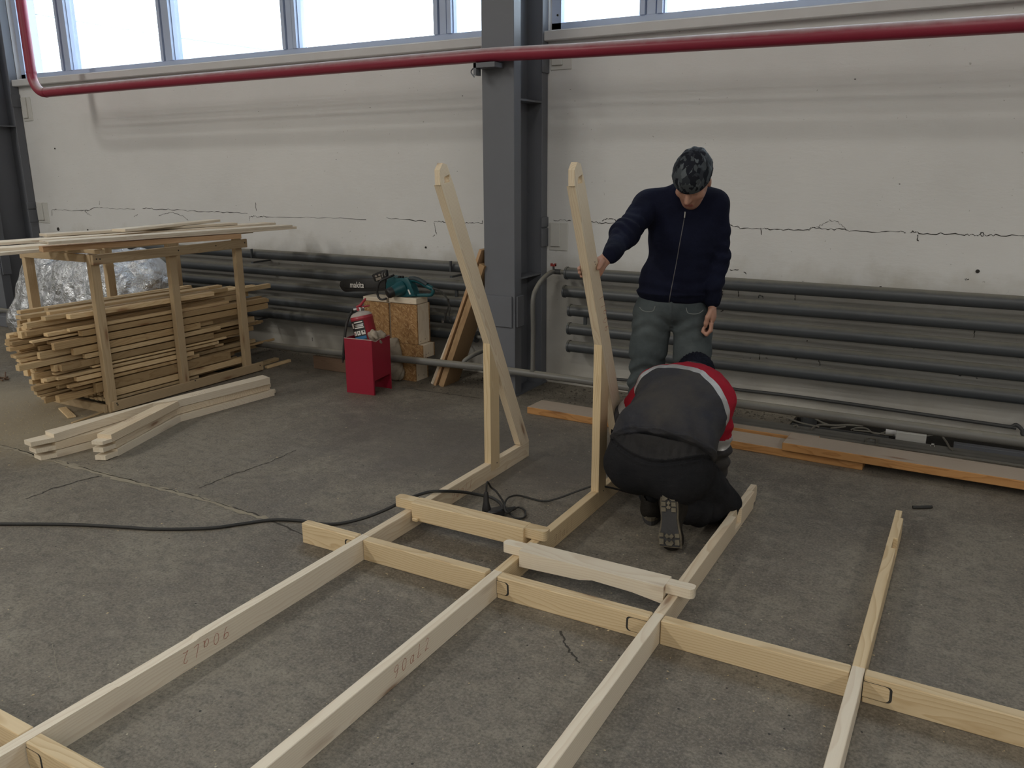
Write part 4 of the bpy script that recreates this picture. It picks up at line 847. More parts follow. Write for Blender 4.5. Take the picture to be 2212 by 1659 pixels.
# ================================================================== PLANKS AND DUCT ALONG THE WALL, RIGHT
def plank(label, p, q, wd, th, z0, mat, top=True):
    p, q = Vector((*p, z0+th/2)), Vector((*q, z0+th/2)); d = (q-p).normalized(); n = Vector((-d.y, d.x, 0))
    W = frame((p+q)/2+n*wd/2, q-p); L = (q-p).length; bm = bmesh.new(); abox(bm, -L/2, L/2, -wd/2, wd/2, -th/2, th/2, bev=.003)
    bm.faces.ensure_lookup_table(); bm.normal_update()
    for f in bm.faces: f.material_index = 1 if f.normal.z > .9 else 0
    o = from_bm('wall_plank', bm, [MAT[mat], MAT['larch_top']], None, W); tag(o, label, 'plank', 'planks on the floor along the wall'); return o
plank('orange plank lying on the floor along the wall behind the men', (-2.512, 4.635), (-.418, 4.568), .20, .046, 0, 'larch')
plank('orange plank overlapping the first one, running out of the frame at right', (-.842, 4.555), (1.35, 4.50), .20, .046, .0475, 'larch')
plank('narrow plank behind the two wide ones, half hidden by the kneeling man', (-1.9, 4.865), (-.70, 4.845), .085, .044, 0, 'larch')
tag(beam('plank_rest', (1.2, 4.50, .0235), (1.2, 4.74, .0235), .06, .046, MAT['crate']), 'short batten under the far end of the overlapping plank', 'batten')
pm = lambda x, y, z=0: fl(1700+x*.23146, 870+y*.23146, z)
tag(beam('steel_strip', (-.915, 5.205, .0), (-.35, 5.205, .002), .012, .034, MAT['steel_dark']), 'dark steel strip lying along the edge of the floor duct', 'strip')
tag(beam('steel_channel', (-.005, 5.21, .012), (1.4, 5.22, .012), .05, .045, MAT['steel']), 'grey steel channel lying over the duct at the right edge', 'channel')
tag(beam('junction_box', (-.315, 5.245, .02), (-.150, 5.25, .02), .07, .065, MAT['plate'], bev=.004), 'small pale metal box lying over the duct', 'box')
bm = bmesh.new(); tube(bm, [(-.375, 5.30, .02), (-.31, 5.30, .02)], .028, 14); tag(from_bm('round_canister', bm, MAT['sill'], smooth=True), 'small round grey canister beside the pale box in the duct', 'canister')
tag(beam('angle_piece', (-.88, 5.36, .0), (-.80, 5.40, .0), .05, .05, MAT['steel_dark']), 'short dark angle piece at the left end of the duct', 'bracket')
bm = bmesh.new(); q = pm(1358, 410, .01); [abox(bm, q.x-.012+a, q.x-.012+b2, q.y, q.y+.02, .0+c, .0+d2) for a, b2, c, d2 in ((0, .024, 0, .004), (0, .024, .020, .024), (0, .004, 0, .024), (.020, .024, 0, .024))]; tag(from_bm('square_ring', bm, MAT['plate']), 'tiny square metal ring on the kerb beside the pale box', 'ring')
CAB = [([(0,140),(120,185),(250,215),(300,225)], .006), ([(225,250),(260,222),(320,205),(450,212),(560,208),(710,214)], .007), ([(265,150),(330,185),(400,210)], .006), ([(410,238),(480,232),(545,222)], .006), ([(600,250),(650,235),(740,240),(800,280),(860,290),(930,268),(980,255)], .005), ([(620,255),(760,268),(840,285),(960,300),(1000,300)], .005), ([(1170,300),(1260,312),(1360,302)], .004), ([(1455,320),(1490,370),(1520,420),(1550,445)], .006), ([(65,215),(90,212),(110,235)], .007), ([(735,375),(735,338),(760,330)], .004), ([(770,330),(830,338),(836,385)], .004)]
for i, (c, r) in enumerate(CAB):
    bm = bmesh.new(); tube(bm, smooth_path([pm(x, y, .02 if 5.2 < pm(x, y).y < 5.6 else .016) for x, y in c], 5), r, 7)
    tag(from_bm('loose_cable', bm, MAT['cable_grey'], smooth=True), 'dusty grey cable end lying in the duct under the heating pipe, %s from the left' % ORD[i], 'cable', 'loose cables in the floor duct')
bm = bmesh.new(); tube(bm, [(-.138, 4.137, .008), (-.10, 4.155, .009), (-.058, 4.186, .008)], .008, 8); tag(from_bm('dark_stub', bm, MAT['rubber'], smooth=True), 'short dark stub lying on the floor near the rightmost joist', 'stub')
bm = bmesh.new(); q = fl(4, 822)
for k in range(7): tube(bm, [q+Vector((random.uniform(-.05, .05), random.uniform(-.05, .05), .008)), q+Vector((random.uniform(-.07, .07), random.uniform(-.06, .06), random.uniform(.01, .05)))], .006, 5)
tag(from_bm('dry_twig', bm, MAT['brownboard']), 'small dark dry twig on the floor at the left edge', 'twig')

# extension lead, its socket, and the tool lead plugged into it
lead = empty('extension_lead', fl(1070, 1108), 'black extension lead crossing the floor, with its socket between the left joists', 'cable')
pb = lambda x, y: (820+x*.27125, 880+y*.27125)
def onf(px, z): return fl(*px, z)
bm = bmesh.new(); pts = [onf((x, y), z) for x, y, z in ((-150,1133,.008),(0,1132,.008),(150,1133,.008),(270,1139,.008),(340,1143,.008),(450,1141,.008),(520,1132,.008),(590,1123,.008),(650,1125,.008),(700,1132,.008),(740,1130,.009),(790,1118,.03),(840,1098,.07),(880,1078,.095),(925,1063,.100),(960,1061,.100),(1000,1063,.06),(1035,1069,.03),(1062,1075,.02),(1080,1087,.02),(1088,1102,.018))]
tube(bm, smooth_path(pts, 6), .0075, 10); from_bm('cable', bm, MAT['rubber'], lead, smooth=True)
s0 = onf((1085, 1105), .02); s1 = onf((1052, 1112), .02)
bm = bmesh.new(); dd = (s1-s0).normalized(); M_ = frame((s0+s1)/2, dd); abox(bm, -.045, .04, -.026, .026, -.019, .022, M_, bev=.008); from_bm('socket', bm, MAT['black'], lead, smooth=True)
bm = bmesh.new(); tube(bm, [s0-dd*.02, s0-dd*.07+Vector((0, 0, .004))], [.015, .009], 10); from_bm('strain_relief', bm, MAT['rubber'], lead, smooth=True)
tl = empty('tool_lead', onf((1050, 1100), 0), 'thin black tool lead plugged into the socket, running over the second joist', 'cable')
bm = bmesh.new(); pb0 = onf((1051, 1107), .024); tube(bm, [pb0, pb0+Vector((0, .0, .022)), pb0+Vector((-.004, .004, .052)), pb0+Vector((-.006, .008, .085)), pb0+Vector((-.006, .01, .10))], [.022, .021, .014, .012, .009], 14); from_bm('plug', bm, MAT['black'], tl, smooth=True)
bm = bmesh.new(); q0 = pb0+Vector((-.006, .01, .10)); pts = [q0, q0+Vector((.0, .01, .045)), onf((1061, 1053), .12), onf((1072, 1062), .10), onf((1086, 1082), .06), onf((1092, 1097), .034), onf((1112, 1118), .012), onf((1133, 1117), .008), onf((1133, 1102), .008), onf((1120, 1096), .012), onf((1106, 1102), .02), onf((1097, 1108), .03), onf((1090, 1098), .045), onf((1092, 1083), .05), onf((1102, 1073), .04), onf((1125, 1071), .014), onf((1170, 1082), .008), onf((1200, 1078), .02), onf((1250, 1060), .07), onf((1280, 1050), .0955), onf((1300, 1050), .0955), onf((1330, 1056), .06), onf((1360, 1064), .02), onf((1395, 1068), .008), onf((1440, 1050), .008), onf((1455, 1000), .008)]
tube(bm, smooth_path(pts, 6), .0048, 9); from_bm('cable', bm, MAT['rubber'], tl, smooth=True)
# ================================================================== IMPLICIT-SURFACE BODIES
class Field:
    def __init__(s, lo, hi, cell):
        s.lo = np.array(lo, np.float32); s.c = cell; s.n = np.ceil((np.array(hi)-np.array(lo))/cell).astype(int)+1
        s.a = np.full(s.n, 1., np.float32); s.ax = [s.lo[i]+cell*np.arange(s.n[i], dtype=np.float32) for i in range(3)]
    def blk(s, lo, hi):
        i0 = np.maximum(((np.array(lo)-s.lo)/s.c).astype(int), 0); i1 = np.minimum(((np.array(hi)-s.lo)/s.c).astype(int)+2, s.n)
        sl = tuple(slice(a, b) for a, b in zip(i0, i1)); P = np.meshgrid(*[s.ax[i][sl[i]] for i in range(3)], indexing='ij', sparse=True); return sl, P
    def put(s, lo, hi, k, f, cut=False):
        m = k+.03; sl, P = s.blk(np.array(lo)-m, np.array(hi)+m)
        if 0 in s.a[sl].shape: return s
        d = f(P); a = s.a[sl]
        if cut: d = -d; h = np.clip(.5-.5*(a-d)/k, 0, 1); s.a[sl] = a*(1-h)+d*h + k*h*(1-h)
        else: h = np.clip(.5+.5*(a-d)/k, 0, 1); s.a[sl] = a*(1-h)+d*h - k*h*(1-h)
        return s
    def cone(s, a, b, ra, rb, k=.02, flat=None, cut=False):
        "tapered limb; flat = (axis, factor) squashes it along one direction"
        a, b = np.array(a, float), np.array(b, float); ba = b-a; bb = ba@ba; R = max(ra, rb)
        if flat: fx = np.array(flat[0], float); fx /= np.linalg.norm(fx); g = flat[1]-1
        def f(P):
            q = [P[i]-a[i] for i in range(3)]; t = np.clip((q[0]*ba[0]+q[1]*ba[1]+q[2]*ba[2])/bb, 0, 1)
            r = [q[i]-ba[i]*t for i in range(3)]
            if flat:
                w_ = (r[0]*fx[0]+r[1]*fx[1]+r[2]*fx[2])*g; r = [r[i]+w_*fx[i] for i in range(3)]
            return np.sqrt(r[0]**2+r[1]**2+r[2]**2)-(ra+(rb-ra)*t)
        return s.put(np.minimum(a, b)-R, np.maximum(a, b)+R, k, f, cut)
    def chain(s, pts, rs, k=.02, **kw):
        for i in range(len(pts)-1): s.cone(pts[i], pts[i+1], rs[i], rs[i+1], k, **kw)
        return s
    def ell(s, c, r, ax=None, k=.03, cut=False):
        c = np.array(c, float); A = np.eye(3) if ax is None else np.array([np.array(v, float)/np.linalg.norm(v) for v in ax]); R = max(r)
        def f(P):
            q = [P[i]-c[i] for i in range(3)]; u = [(A[j][0]*q[0]+A[j][1]*q[1]+A[j][2]*q[2]) for j in range(3)]
            k0 = np.sqrt(sum((u[j]/r[j])**2 for j in range(3))); k1 = np.sqrt(sum((u[j]/r[j]**2)**2 for j in range(3)))+1e-9
            return k0*(k0-1)/k1
        return s.put(c-R, c+R, k, f, cut)
    def half(s, p, n, k=.004):
        "cut away everything on the side n of the plane through p"
        n = np.array(n, float)/np.linalg.norm(n); P = np.meshgrid(*s.ax, indexing='ij', sparse=True); d = (P[0]-p[0])*n[0]+(P[1]-p[1])*n[1]+(P[2]-p[2])*n[2]
        s.a = np.maximum(s.a, d.astype(np.float32)); return s
    def folds(s, fn, amp):
        m = np.abs(s.a) < .035; idx = np.nonzero(m); P = np.stack([s.ax[i][idx[i]] for i in range(3)], 1); s.a[idx] += (amp*fn(P)).astype(np.float32); return s
    def surf(s):
        a = s.a; I = a < 0; nx, ny, nz = (d-1 for d in a.shape)
        cnt = sum(I[dx:dx+nx, dy:dy+ny, dz:dz+nz].astype(np.int8) for dx in (0, 1) for dy in (0, 1) for dz in (0, 1))
        act = (cnt > 0) & (cnt < 8); ci = np.stack(np.nonzero(act), 1); idx = np.full(act.shape, -1, np.int64); idx[act] = np.arange(len(ci))
        acc = np.zeros((len(ci), 3)); num = np.zeros(len(ci)); cr = [(0, 0, 0), (1, 0, 0), (0, 1, 0), (1, 1, 0), (0, 0, 1), (1, 0, 1), (0, 1, 1), (1, 1, 1)]
        for i in range(8):
            for j in range(i+1, 8):
                if sum(abs(cr[i][q]-cr[j][q]) for q in range(3)) != 1: continue
                va = a[ci[:, 0]+cr[i][0], ci[:, 1]+cr[i][1], ci[:, 2]+cr[i][2]]; vb = a[ci[:, 0]+cr[j][0], ci[:, 1]+cr[j][1], ci[:, 2]+cr[j][2]]
                x = (va < 0) != (vb < 0); t = np.where(x, va/np.where(x, va-vb, 1), 0)
                acc += np.where(x[:, None], np.array(cr[i])+t[:, None]*(np.array(cr[j])-np.array(cr[i])), 0); num += x
        V = s.lo + (ci + acc/num[:, None])*s.c; Q = []
        for ax_ in range(3):
            o = [b for b in range(3) if b != ax_]; u, v = (o if ax_ != 1 else o[::-1])
            sl0 = [slice(None)]*3; sl1 = [slice(None)]*3; sl0[ax_] = slice(0, -1); sl1[ax_] = slice(1, None)
            for b in o: sl0[b] = slice(1, -1); sl1[b] = slice(1, -1)
            A, B = I[tuple(sl0)], I[tuple(sl1)]; e = np.stack(np.nonzero(A != B), 1); 
            if not len(e): continue
            fl_ = A[A != B]; base = e.copy()
            for b in o: base[:, b] += 1
            def cell(du, dv): q = base.copy(); q[:, u] -= du; q[:, v] -= dv; return idx[q[:, 0], q[:, 1], q[:, 2]]
            q4 = np.stack([cell(1, 1), cell(0, 1), cell(0, 0), cell(1, 0)], 1); q4[~fl_] = q4[~fl_][:, ::-1]; Q.append(q4)
        return V, np.concatenate(Q)
def body_mesh(name, F, mat, parent, colour=None, relax=1):
    V, Q = F.surf()
    for _ in range(relax):                               # light smoothing along quad edges
        acc = np.zeros_like(V); n = np.zeros(len(V))
        for i in range(4):
            a, b = Q[:, i], Q[:, (i+1) % 4]
            for x, y in ((a, b), (b, a)):
                for c in range(3): acc[:, c] += np.bincount(x, V[y, c], len(V))
                n += np.bincount(x, minlength=len(V))
        V = V*.4 + .6*acc/np.maximum(n, 1)[:, None]
    me = bpy.data.meshes.new(name); me.vertices.add(len(V)); me.vertices.foreach_set('co', V.astype(np.float32).ravel())
    me.loops.add(Q.size); me.loops.foreach_set('vertex_index', Q.astype(np.int32).ravel()); me.polygons.add(len(Q))
    me.polygons.foreach_set('loop_start', np.arange(0, Q.size, 4, dtype=np.int32)); me.polygons.foreach_set('loop_total', np.full(len(Q), 4, np.int32))
    for m in (mat if isinstance(mat, (list, tuple)) else [mat]): me.materials.append(m)
    me.polygons.foreach_set('use_smooth', np.ones(len(Q), bool))
    if colour is not None: me.polygons.foreach_set('material_index', colour(V[Q].mean(1)).astype(np.int32))
    me.update(); me.validate(); o = bpy.data.objects.new(name, me); return place(o, parent)
def wav(P, ks, ph=0.):
    "cloth-like field: warped sines"
    rs = np.random.RandomState(int(ph*10)+3); out = 0
    for k in ks:
        d = rs.normal(size=3); d /= np.linalg.norm(d); e = rs.normal(size=3)*k*.45; out = out + np.sin(P@(d*k) + 1.7*np.sin(P@e + rs.rand()*6) + rs.rand()*6)
    return out/len(ks)
def crease(P, ks, ph=0.): return 1-2*np.abs(wav(P, ks, ph))

# ---------------------------------------------------------------- cloth and skin
m, nt, b, _ = newmat('skin'); t = NT(nt); v = t.geo(); n = t.noise(v, 40, 3); t.l(t.mix(n, (.40, .215, .155), (.50, .29, .22)), b.inputs['Base Color']); b.inputs['Roughness'].default_value = .55; b.inputs['Subsurface Weight'].default_value = .08; b.inputs['Subsurface Radius'].default_value = (.01, .004, .002); MAT['skin'] = m
MAT['lips'] = plain('lips', (.36, .13, .11), .5); MAT['brow'] = plain('brow_hair', (.06, .04, .03), .8); MAT['eye'] = plain('eye_white', (.6, .58, .55), .3)
MAT['navy'] = fabric('navy_sweatshirt', (.0075, .0095, .026), None, 7, 380, .35)
MAT['navy_rib'] = fabric('navy_ribbing', (.006, .008, .021), None, 7, 500, .5)
MAT['jeans'] = fabric('grey_green_denim', (.056, .070, .078), (.110, .130, .138), 5, 420, .4)
MAT['zip'] = plain('zip', (.20, .20, .22), .35, .7)
MAT['shoe'] = plain('dark_shoe', (.03, .028, .026), .6, 0, .3, 30, .2)
# camouflage print
m, nt, b, _ = newmat('dark_camouflage'); t = NT(nt); v = t.geo(); wv = t.n('ShaderNodeVectorMath', operation='ADD'); t.l(v, wv.inputs[0]); nz = t.n('ShaderNodeTexNoise'); t.l(v, nz.inputs['Vector']); nz.inputs['Scale'].default_value = 9; sc_ = t.n('ShaderNodeVectorMath', operation='SCALE'); t.l(nz.outputs['Color'], sc_.inputs[0]); sc_.inputs['Scale'].default_value = .035; t.l(sc_.outputs[0], wv.inputs[1])
c = None
for k, (s_, r_) in enumerate(((38, (.3, .5, .7)), (62, (.9, .2, .4)))):
    vo = t.n('ShaderNodeTexVoronoi', distance='CHEBYCHEV'); t.l(t.map(wv.outputs[0], (1, 1, .62), (k, 0, 0), r_), vo.inputs['Vector']); vo.inputs['Scale'].default_value = s_; q = t.n('ShaderNodeSeparateColor'); t.l(vo.outputs['Color'], q.inputs[0])
    cc = t.ramp(q.outputs[0], (0, (.010, .012, .018)), (.30, (.028, .033, .042)), (.55, (.062, .072, .082)), (.80, (.012, .014, .022)), (.9, (.10, .115, .13)))
    for n_ in t.nt.nodes:
        if n_.type == 'VALTORGB' and n_.outputs[0] == cc: n_.color_ramp.interpolation = 'CONSTANT'
    c = cc if c is None else t.mix(t.math('GREATER_THAN', q.outputs[1], .6), c, cc)
t.l(c, b.inputs['Base Color']); b.inputs['Roughness'].default_value = .85; b.inputs['Specular IOR Level'].default_value = .2; MAT['camo'] = m

# ================================================================== STANDING MAN
O_m, Lm, Fm, Zm = np.array([-1.31, 3.95, 0]), np.array([.98, .199, 0]), np.array([.199, -.98, 0]), np.array([0, 0, 1.])
def mp(l, f, z): return O_m + Lm*l + Fm*f + Zm*z
man = empty('person', (-1.31, 3.97, 0), 'standing man in navy zip sweatshirt, jeans and camouflage beanie, head bowed, hand on the upright', 'person')
hips = [mp(-.098, 0, .88), mp(.098, 0, .88)]; knees = [mp(-.128, .02, .50), mp(.118, .03, .50)]; anks = [mp(-.115, -.05, .09), mp(.125, -.03, .09)]
shA, elA, wrA = mp(-.130, .08, 1.412), np.array([-1.452, 3.625, 1.292]), np.array([-1.428, 3.425, 1.222])
shB, elB, wrB = mp(.178, .03, 1.418), mp(.210, .0, 1.165), mp(.195, .065, .965)
nk0, hc = mp(.055, .06, 1.455), mp(.085, .185, 1.532)
ph = math.radians(47); hu = Zm*math.cos(ph)+Fm*math.sin(ph); tn = math.radians(-8); hf0 = Fm*math.cos(ph)-Zm*math.sin(ph); hl = Lm*math.cos(tn)-hf0*math.sin(tn); hf = hf0*math.cos(tn)+Lm*math.sin(tn)
def hd(l, f, u): return hc + hl*l + hf*f + hu*u
F = Field((-1.78, 3.15, -.01), (-.92, 4.2, 1.72), .0055)
# skull, face
F.ell(hd(0, -.008, .030), (.074, .094, .088), (hl, hf, hu), .02).ell(hd(0, .020, -.040), (.062, .074, .078), (hl, hf, hu), .03).ell(hd(0, .052, -.092), (.034, .030, .026), (hl, hf, hu), .03)
F.cone(hd(0, .086, .018), hd(0, .112, -.026), .0085, .0125, .010).ell(hd(-.011, .100, -.030), (.0075, .009, .007), (hl, hf, hu), .008).ell(hd(.011, .100, -.030), (.0075, .009, .007), (hl, hf, hu), .008)
for s_ in (-1, 1):
    F.ell(hd(.031*s_, .092, .012), (.016, .010, .009), (hl, hf, hu), .012, cut=True).ell(hd(.031*s_, .077, .010), (.0125, .0125, .0115), (hl, hf, hu), .004)
    F.cone(hd(.015*s_, .088, .028), hd(.048*s_, .074, .028), .007, .006, .012).ell(hd(.045*s_, .060, -.022), (.020, .018, .018), (hl, hf, hu), .02)
    F.ell(hd(.076*s_, -.006, -.008), (.008, .017, .030), (hl, hf, hu), .006)
F.cone(hd(-.020, .087, -.062), hd(.020, .087, -.062), .005, .005, .006).cone(hd(-.017, .085, -.073), hd(.017, .085, -.073), .0055, .0055, .006)
F.cone(hd(0, -.030, -.06), nk0, .056, .062, .03)
# trunk, arms, legs under the clothes
F.cone(shA, shB, .055, .055, .05).ell(mp(.045, .04, 1.27), (.150, .095, .20), (Lm, Fm, Zm), .06).ell(mp(.0, .01, 1.02), (.140, .090, .17), (Lm, Fm, Zm), .06).ell(mp(0, 0, .93), (.140, .085, .075), (Lm, Fm, Zm), .03)
F.chain([shA, elA, wrA], [.046, .038, .028], .03); F.chain([shB, elB, wrB], [.046, .038, .028], .03)
for i in (0, 1): F.chain([hips[i], knees[i], anks[i]], [.078, .052, .040], .04); F.cone(anks[i]-Zm*.03, anks[i]+Fm*.07-Zm*.045, .035, .03, .02)
# gripping hand
F.cone(wrA, (-1.462, 3.372, 1.178), .026, .030, .02, flat=((0, 1, 0), 1.35)).ell((-1.474, 3.366, 1.158), (.034, .015, .044), None, .02)
for i, (z_, tipz) in enumerate(((1.193, 1.190), (1.171, 1.170), (1.149, 1.152), (1.129, 1.134))):
    w_ = (.0088, .0092, .0088, .0078)[i]; yt_ = (3.262, 3.240, 3.246, 3.265)[i]
    F.chain([(-1.492, 3.366, z_-.004), (-1.508, 3.340, z_), (-1.509, 3.290, (z_+tipz)/2), (-1.506 if i else -1.504, yt_+.012, tipz), (-1.4985, yt_-.006, tipz)], [w_, w_, w_*.97, w_*.93, w_*.88], .006)
F.chain([(-1.452, 3.385, 1.192), (-1.443, 3.358, 1.192), (-1.4425, 3.332, 1.180), (-1.4425, 3.312, 1.166)], [.0125, .0115, .0112, .0095], .008)
# hanging hand, half closed
hb = mp(.198, .085, .895)
F.cone(wrB, hb, .026, .030, .02, flat=(Lm, 1.5)).ell(hb, (.017, .036, .044), (Lm, Fm, Zm), .015)
for i in range(4):
    f_ = .036-.021*i; r = (.0088, .0092, .0088, .0076)[i]; z0 = .862+(.0, -.004, 0, .008)[i]
    F.chain([mp(.200, .085+f_, z0), mp(.198, .088+f_, z0-.034), mp(.180, .086+f_, z0-.056), mp(.162, .083+f_, z0-.042), mp(.163, .082+f_, z0-.026)], [r*1.05, r, r*.97, r*.93, r*.85], .005)
F.chain([mp(.193, .112, .925), mp(.181, .130, .893), mp(.175, .126, .862), mp(.173, .118, .845)], [.012, .0115, .0105, .0088], .007)
def face_col(c):
    q = c-hc; l, f_, u = q@hl, q@hf, q@hu; ix = np.zeros(len(c)); ix[(np.abs(u+.068) < .009) & (np.abs(l) < .021) & (f_ > .078)] = 1
    ix[(np.abs(u-.031) < .006) & (np.abs(np.abs(l)-.032) < .017) & (f_ > .072)] = 2; return ix
body_mesh('body', F, [MAT['skin'], MAT['lips'], MAT['brow']], man, face_col)
# sweatshirt
F = Field((-1.72, 3.35, .88), (-.92, 4.2, 1.56), .0065)
F.cone(shA, shB, .064, .064, .06, flat=(Fm, .95)).cone(mp(-.06, .07, 1.425), mp(.12, .04, 1.425), .066, .066, .05).ell(mp(.042, .03, 1.275), (.176, .118, .215), (Lm, Fm, Zm), .07).ell(mp(.010, .01, 1.06), (.182, .122, .13), (Lm, Fm, Zm), .07).ell(mp(.0, .0, .985), (.180, .120, .075), (Lm, Fm, Zm), .05)
F.cone(mp(.05, .05, 1.42), mp(.062, .08, 1.475), .085, .072, .05)
F.chain([shA, elA, wrA+np.array([.0, .012, .006])], [.068, .058, .041], .045); F.chain([shB, mp(.198, .01, 1.29), elB, wrB], [.064, .057, .050, .037], .022)
F.cone(wrA+np.array([0, .035, .012]), wrA+np.array([0, -.01, -.004]), .0445, .040, .008); F.cone(wrB+Zm*.065, wrB+Zm*.0, .0445, .041, .008)
F.half(mp(0, 0, .935), (0, 0, -1)); F.half(wrA+np.array([-.003, -.022, -.012]), wrA-elA) if 0 else None
def mfold(P):
    q = P-O_m; l, f_, z = q@Lm, q@Fm, q[:, 2]
    dA = np.exp(-(np.linalg.norm(P-elA, axis=1)/.11)**2); dB = np.exp(-(np.linalg.norm(P-elB, axis=1)/.12)**2); dS = np.exp(-(np.linalg.norm(P-(shA+np.array([.03, -.02, -.06])), axis=1)/.13)**2)
    axA = (wrA-shA)/np.linalg.norm(wrA-shA)
    s = .35*crease(P, (22, 30), 1) + .9*dA*np.sin(P@axA*120+2*np.sin(P@Lm*40)) + .8*dB*np.sin(z*105+2*np.sin(f_*45)) + .9*dS*np.sin((P@(axA+Zm*.4))*85+np.sin(z*30))
    return s + .55*np.exp(-((z-1.02)/.06)**2)*np.sin(z*95+1.6*np.sin(l*17)+f_*8) - 1.1*np.exp(-((z-.990)/.006)**2)*(l < .160)*(l > -.19)
F.folds(mfold, .0062)
def mcol(c):
    q = c-O_m; z = q[:, 2]; l = q@Lm; ix = np.zeros(len(c)); ix[(z < .992) & (l < .158)] = 1; ix[(np.linalg.norm(c-wrB, axis=1) < .072) & (z < 1.03) & (l > .148)] = 1; ix[np.linalg.norm(c-(wrA+np.array([0, .01, .004])), axis=1) < .055] = 1; return ix
top_ = body_mesh('sweatshirt', F, [MAT['navy'], MAT['navy_rib']], man, mcol)
# zip down the front, found on the surface itself
def front_hit(l, z):
    from mathutils.bvhtree import BVHTree
    global _bvh
    o = Vector(mp(l, .6, z)); h = _bvh.ray_cast(o, Vector(-Fm)); return h[0]
from mathutils.bvhtree import BVHTree
_bvh = BVHTree.FromPolygons([tuple(v.co) for v in top_.data.vertices], [tuple(p.vertices) for p in top_.data.polygons])
zp = [front_hit(.055-.062*((1.40-z)/.45)**1.1, z) for z in np.linspace(1.405, .945, 30)]; zp = [p for p in zp if p]
bm = bmesh.new(); tube(bm, [p+Vector(Fm)*.0005 for p in zp], .0021, 6); from_bm('zip', bm, MAT['zip'], top_, smooth=True)
bm = bmesh.new(); tube(bm, [zp[0]+Vector(Fm)*.004, zp[1]+Vector(Fm)*.005+Vector((0, 0, -.012))], .0035, 6); from_bm('zip_pull', bm, MAT['chrome'], top_)
# jeans
F = Field((-1.75, 3.7, .03), (-.92, 4.2, 1.05), .0065)
F.ell(mp(0, 0, .93), (.170, .114, .105), (Lm, Fm, Zm), .05).cone(mp(0, .02, .87), mp(0, -.02, .86), .05, .05, .04)
for i in (0, 1):
    kn, an, hp_ = knees[i], anks[i], hips[i]
    F.chain([hp_, (hp_+kn)/2+Lm*(.0), kn, (kn+an)/2, an+Zm*.02], [.102, .092, .077, .075, .070], .022)
F.half(mp(0, 0, .99), (0, 0, 1)); F.half((0, 0, .055), (0, 0, -1))
def jfold(P):
    z = P[:, 2]; q = P-O_m; l, f_ = q@Lm, q@Fm
    kk = np.exp(-((z-.50)/.09)**2) + .9*np.exp(-((z-.62)/.05)**2) + 1.1*np.exp(-((z-.27)/.16)**2) + .8*np.exp(-((z-.83)/.06)**2)
    return .3*crease(P, (20, 32), 2) + kk*np.sin(z*88+2.2*np.sin(l*24+1)+1.5*np.sin(f_*30)) - 1.2*np.exp(-((l-.004)/.006)**2)*(f_ > .03)*(z > .82)
F.folds(jfold, .0066)
jn = body_mesh('jeans', F, [MAT['jeans']], man)
_bvh = BVHTree.FromPolygons([tuple(v.co) for v in jn.data.vertices], [tuple(p.vertices) for p in jn.data.polygons])
for s_ in (-1, 1):
    pp = [front_hit(s_*l_, z_) for l_, z_ in ((.155, .918), (.14, .905), (.115, .900), (.085, .905), (.075, .93))]; pp = [p for p in pp if p]
    if len(pp) > 2: bm = bmesh.new(); tube(bm, smooth_path(pp, 4), .0022, 5); from_bm('pocket_seam', bm, bpy.data.materials.get('pale_seam') or plain('pale_seam', (.19, .21, .21), .8), jn)
for i in (0, 1):
    F = Field(anks[i]-np.array([.14, .2, .12]), anks[i]+np.array([.14, .14, .08]), .006); F.cone(anks[i]+Zm*.02, anks[i]-Zm*.03, .052, .050, .02).chain([anks[i]-Fm*.03-Zm*.045, anks[i]+Fm*.06-Zm*.05, anks[i]+Fm*.125-Zm*.055], [.044, .043, .036], .03).half((0, 0, .004), (0, 0, -1)); body_mesh('shoe', F, [MAT['shoe']], man)
# beanie
F = Field(hc-np.array([.2, .22, .2]), hc+np.array([.2, .2, .22]), .0055)
F.ell(hd(0, -.006, .048), (.088, .110, .094), (hl, hf, hu), .02).ell(hd(.01, -.03, .108), (.05, .055, .036), (hl, hf, hu), .03)
nbr = hu*.985-hf*-.17; F.half(hd(0, .10, .014), -(hu*.955+hf*.296))
def bf(P):
    q = P-hc; l, f_, u = q@hl, q@hf, q@hu; an = np.arctan2(l, f_+.03); return np.exp(-((u-.12)/.045)**2)*np.sin(an*9)*.8 + .4*crease(P, (40,), 5) - 1.6*np.exp(-(((u+.31*f_-.054)/.004))**2)
F.folds(bf, .0028); body_mesh('beanie', F, [MAT['camo']], man)
# ================================================================== KNEELING MAN (seen from behind)
MAT['work_grey'] = fabric('grey_work_jacket', (.036, .039, .052), (.078, .072, .066), 5, 380, .6)
MAT['work_red'] = fabric('red_work_jacket', (.34, .014, .030), None, 6, 380, .35)
m, nt, b, _ = newmat('reflective_tape'); t = NT(nt); v = t.geo(); n = t.noise(t.map(v, (1, 1, 1)), 30, 3); t.l(t.mix(n, (.36, .36, .37), (.60, .60, .60)), b.inputs['Base Color']); b.inputs['Roughness'].default_value = .38; b.inputs['Metallic'].default_value = .35; t.bump(b, t.noise(v, 45, 3), .4, .006); MAT['tape'] = m
MAT['work_black'] = fabric('black_padded_trousers', (.011, .012, .015), (.022, .022, .025), 6, 300, .5)
MAT['waistband'] = fabric('dark_grey_waistband', (.026, .026, .029), (.040, .039, .040), 9, 420, .5)
MAT['knit'] = fabric('dark_navy_knit', (.010, .012, .022), None, 20, 300, .3)
MAT['sole'] = fabric('muddy_sole', (.12, .108, .085), (.23, .205, .155), 16, 120, .5, .9)
MAT['sole_dark'] = plain('dark_sole', (.040, .040, .043), .6, 0, .3, 30, .3)
MAT['boot'] = fabric('black_boot', (.012, .011, .010), (.030, .026, .022), 14, 150, .4, .7)
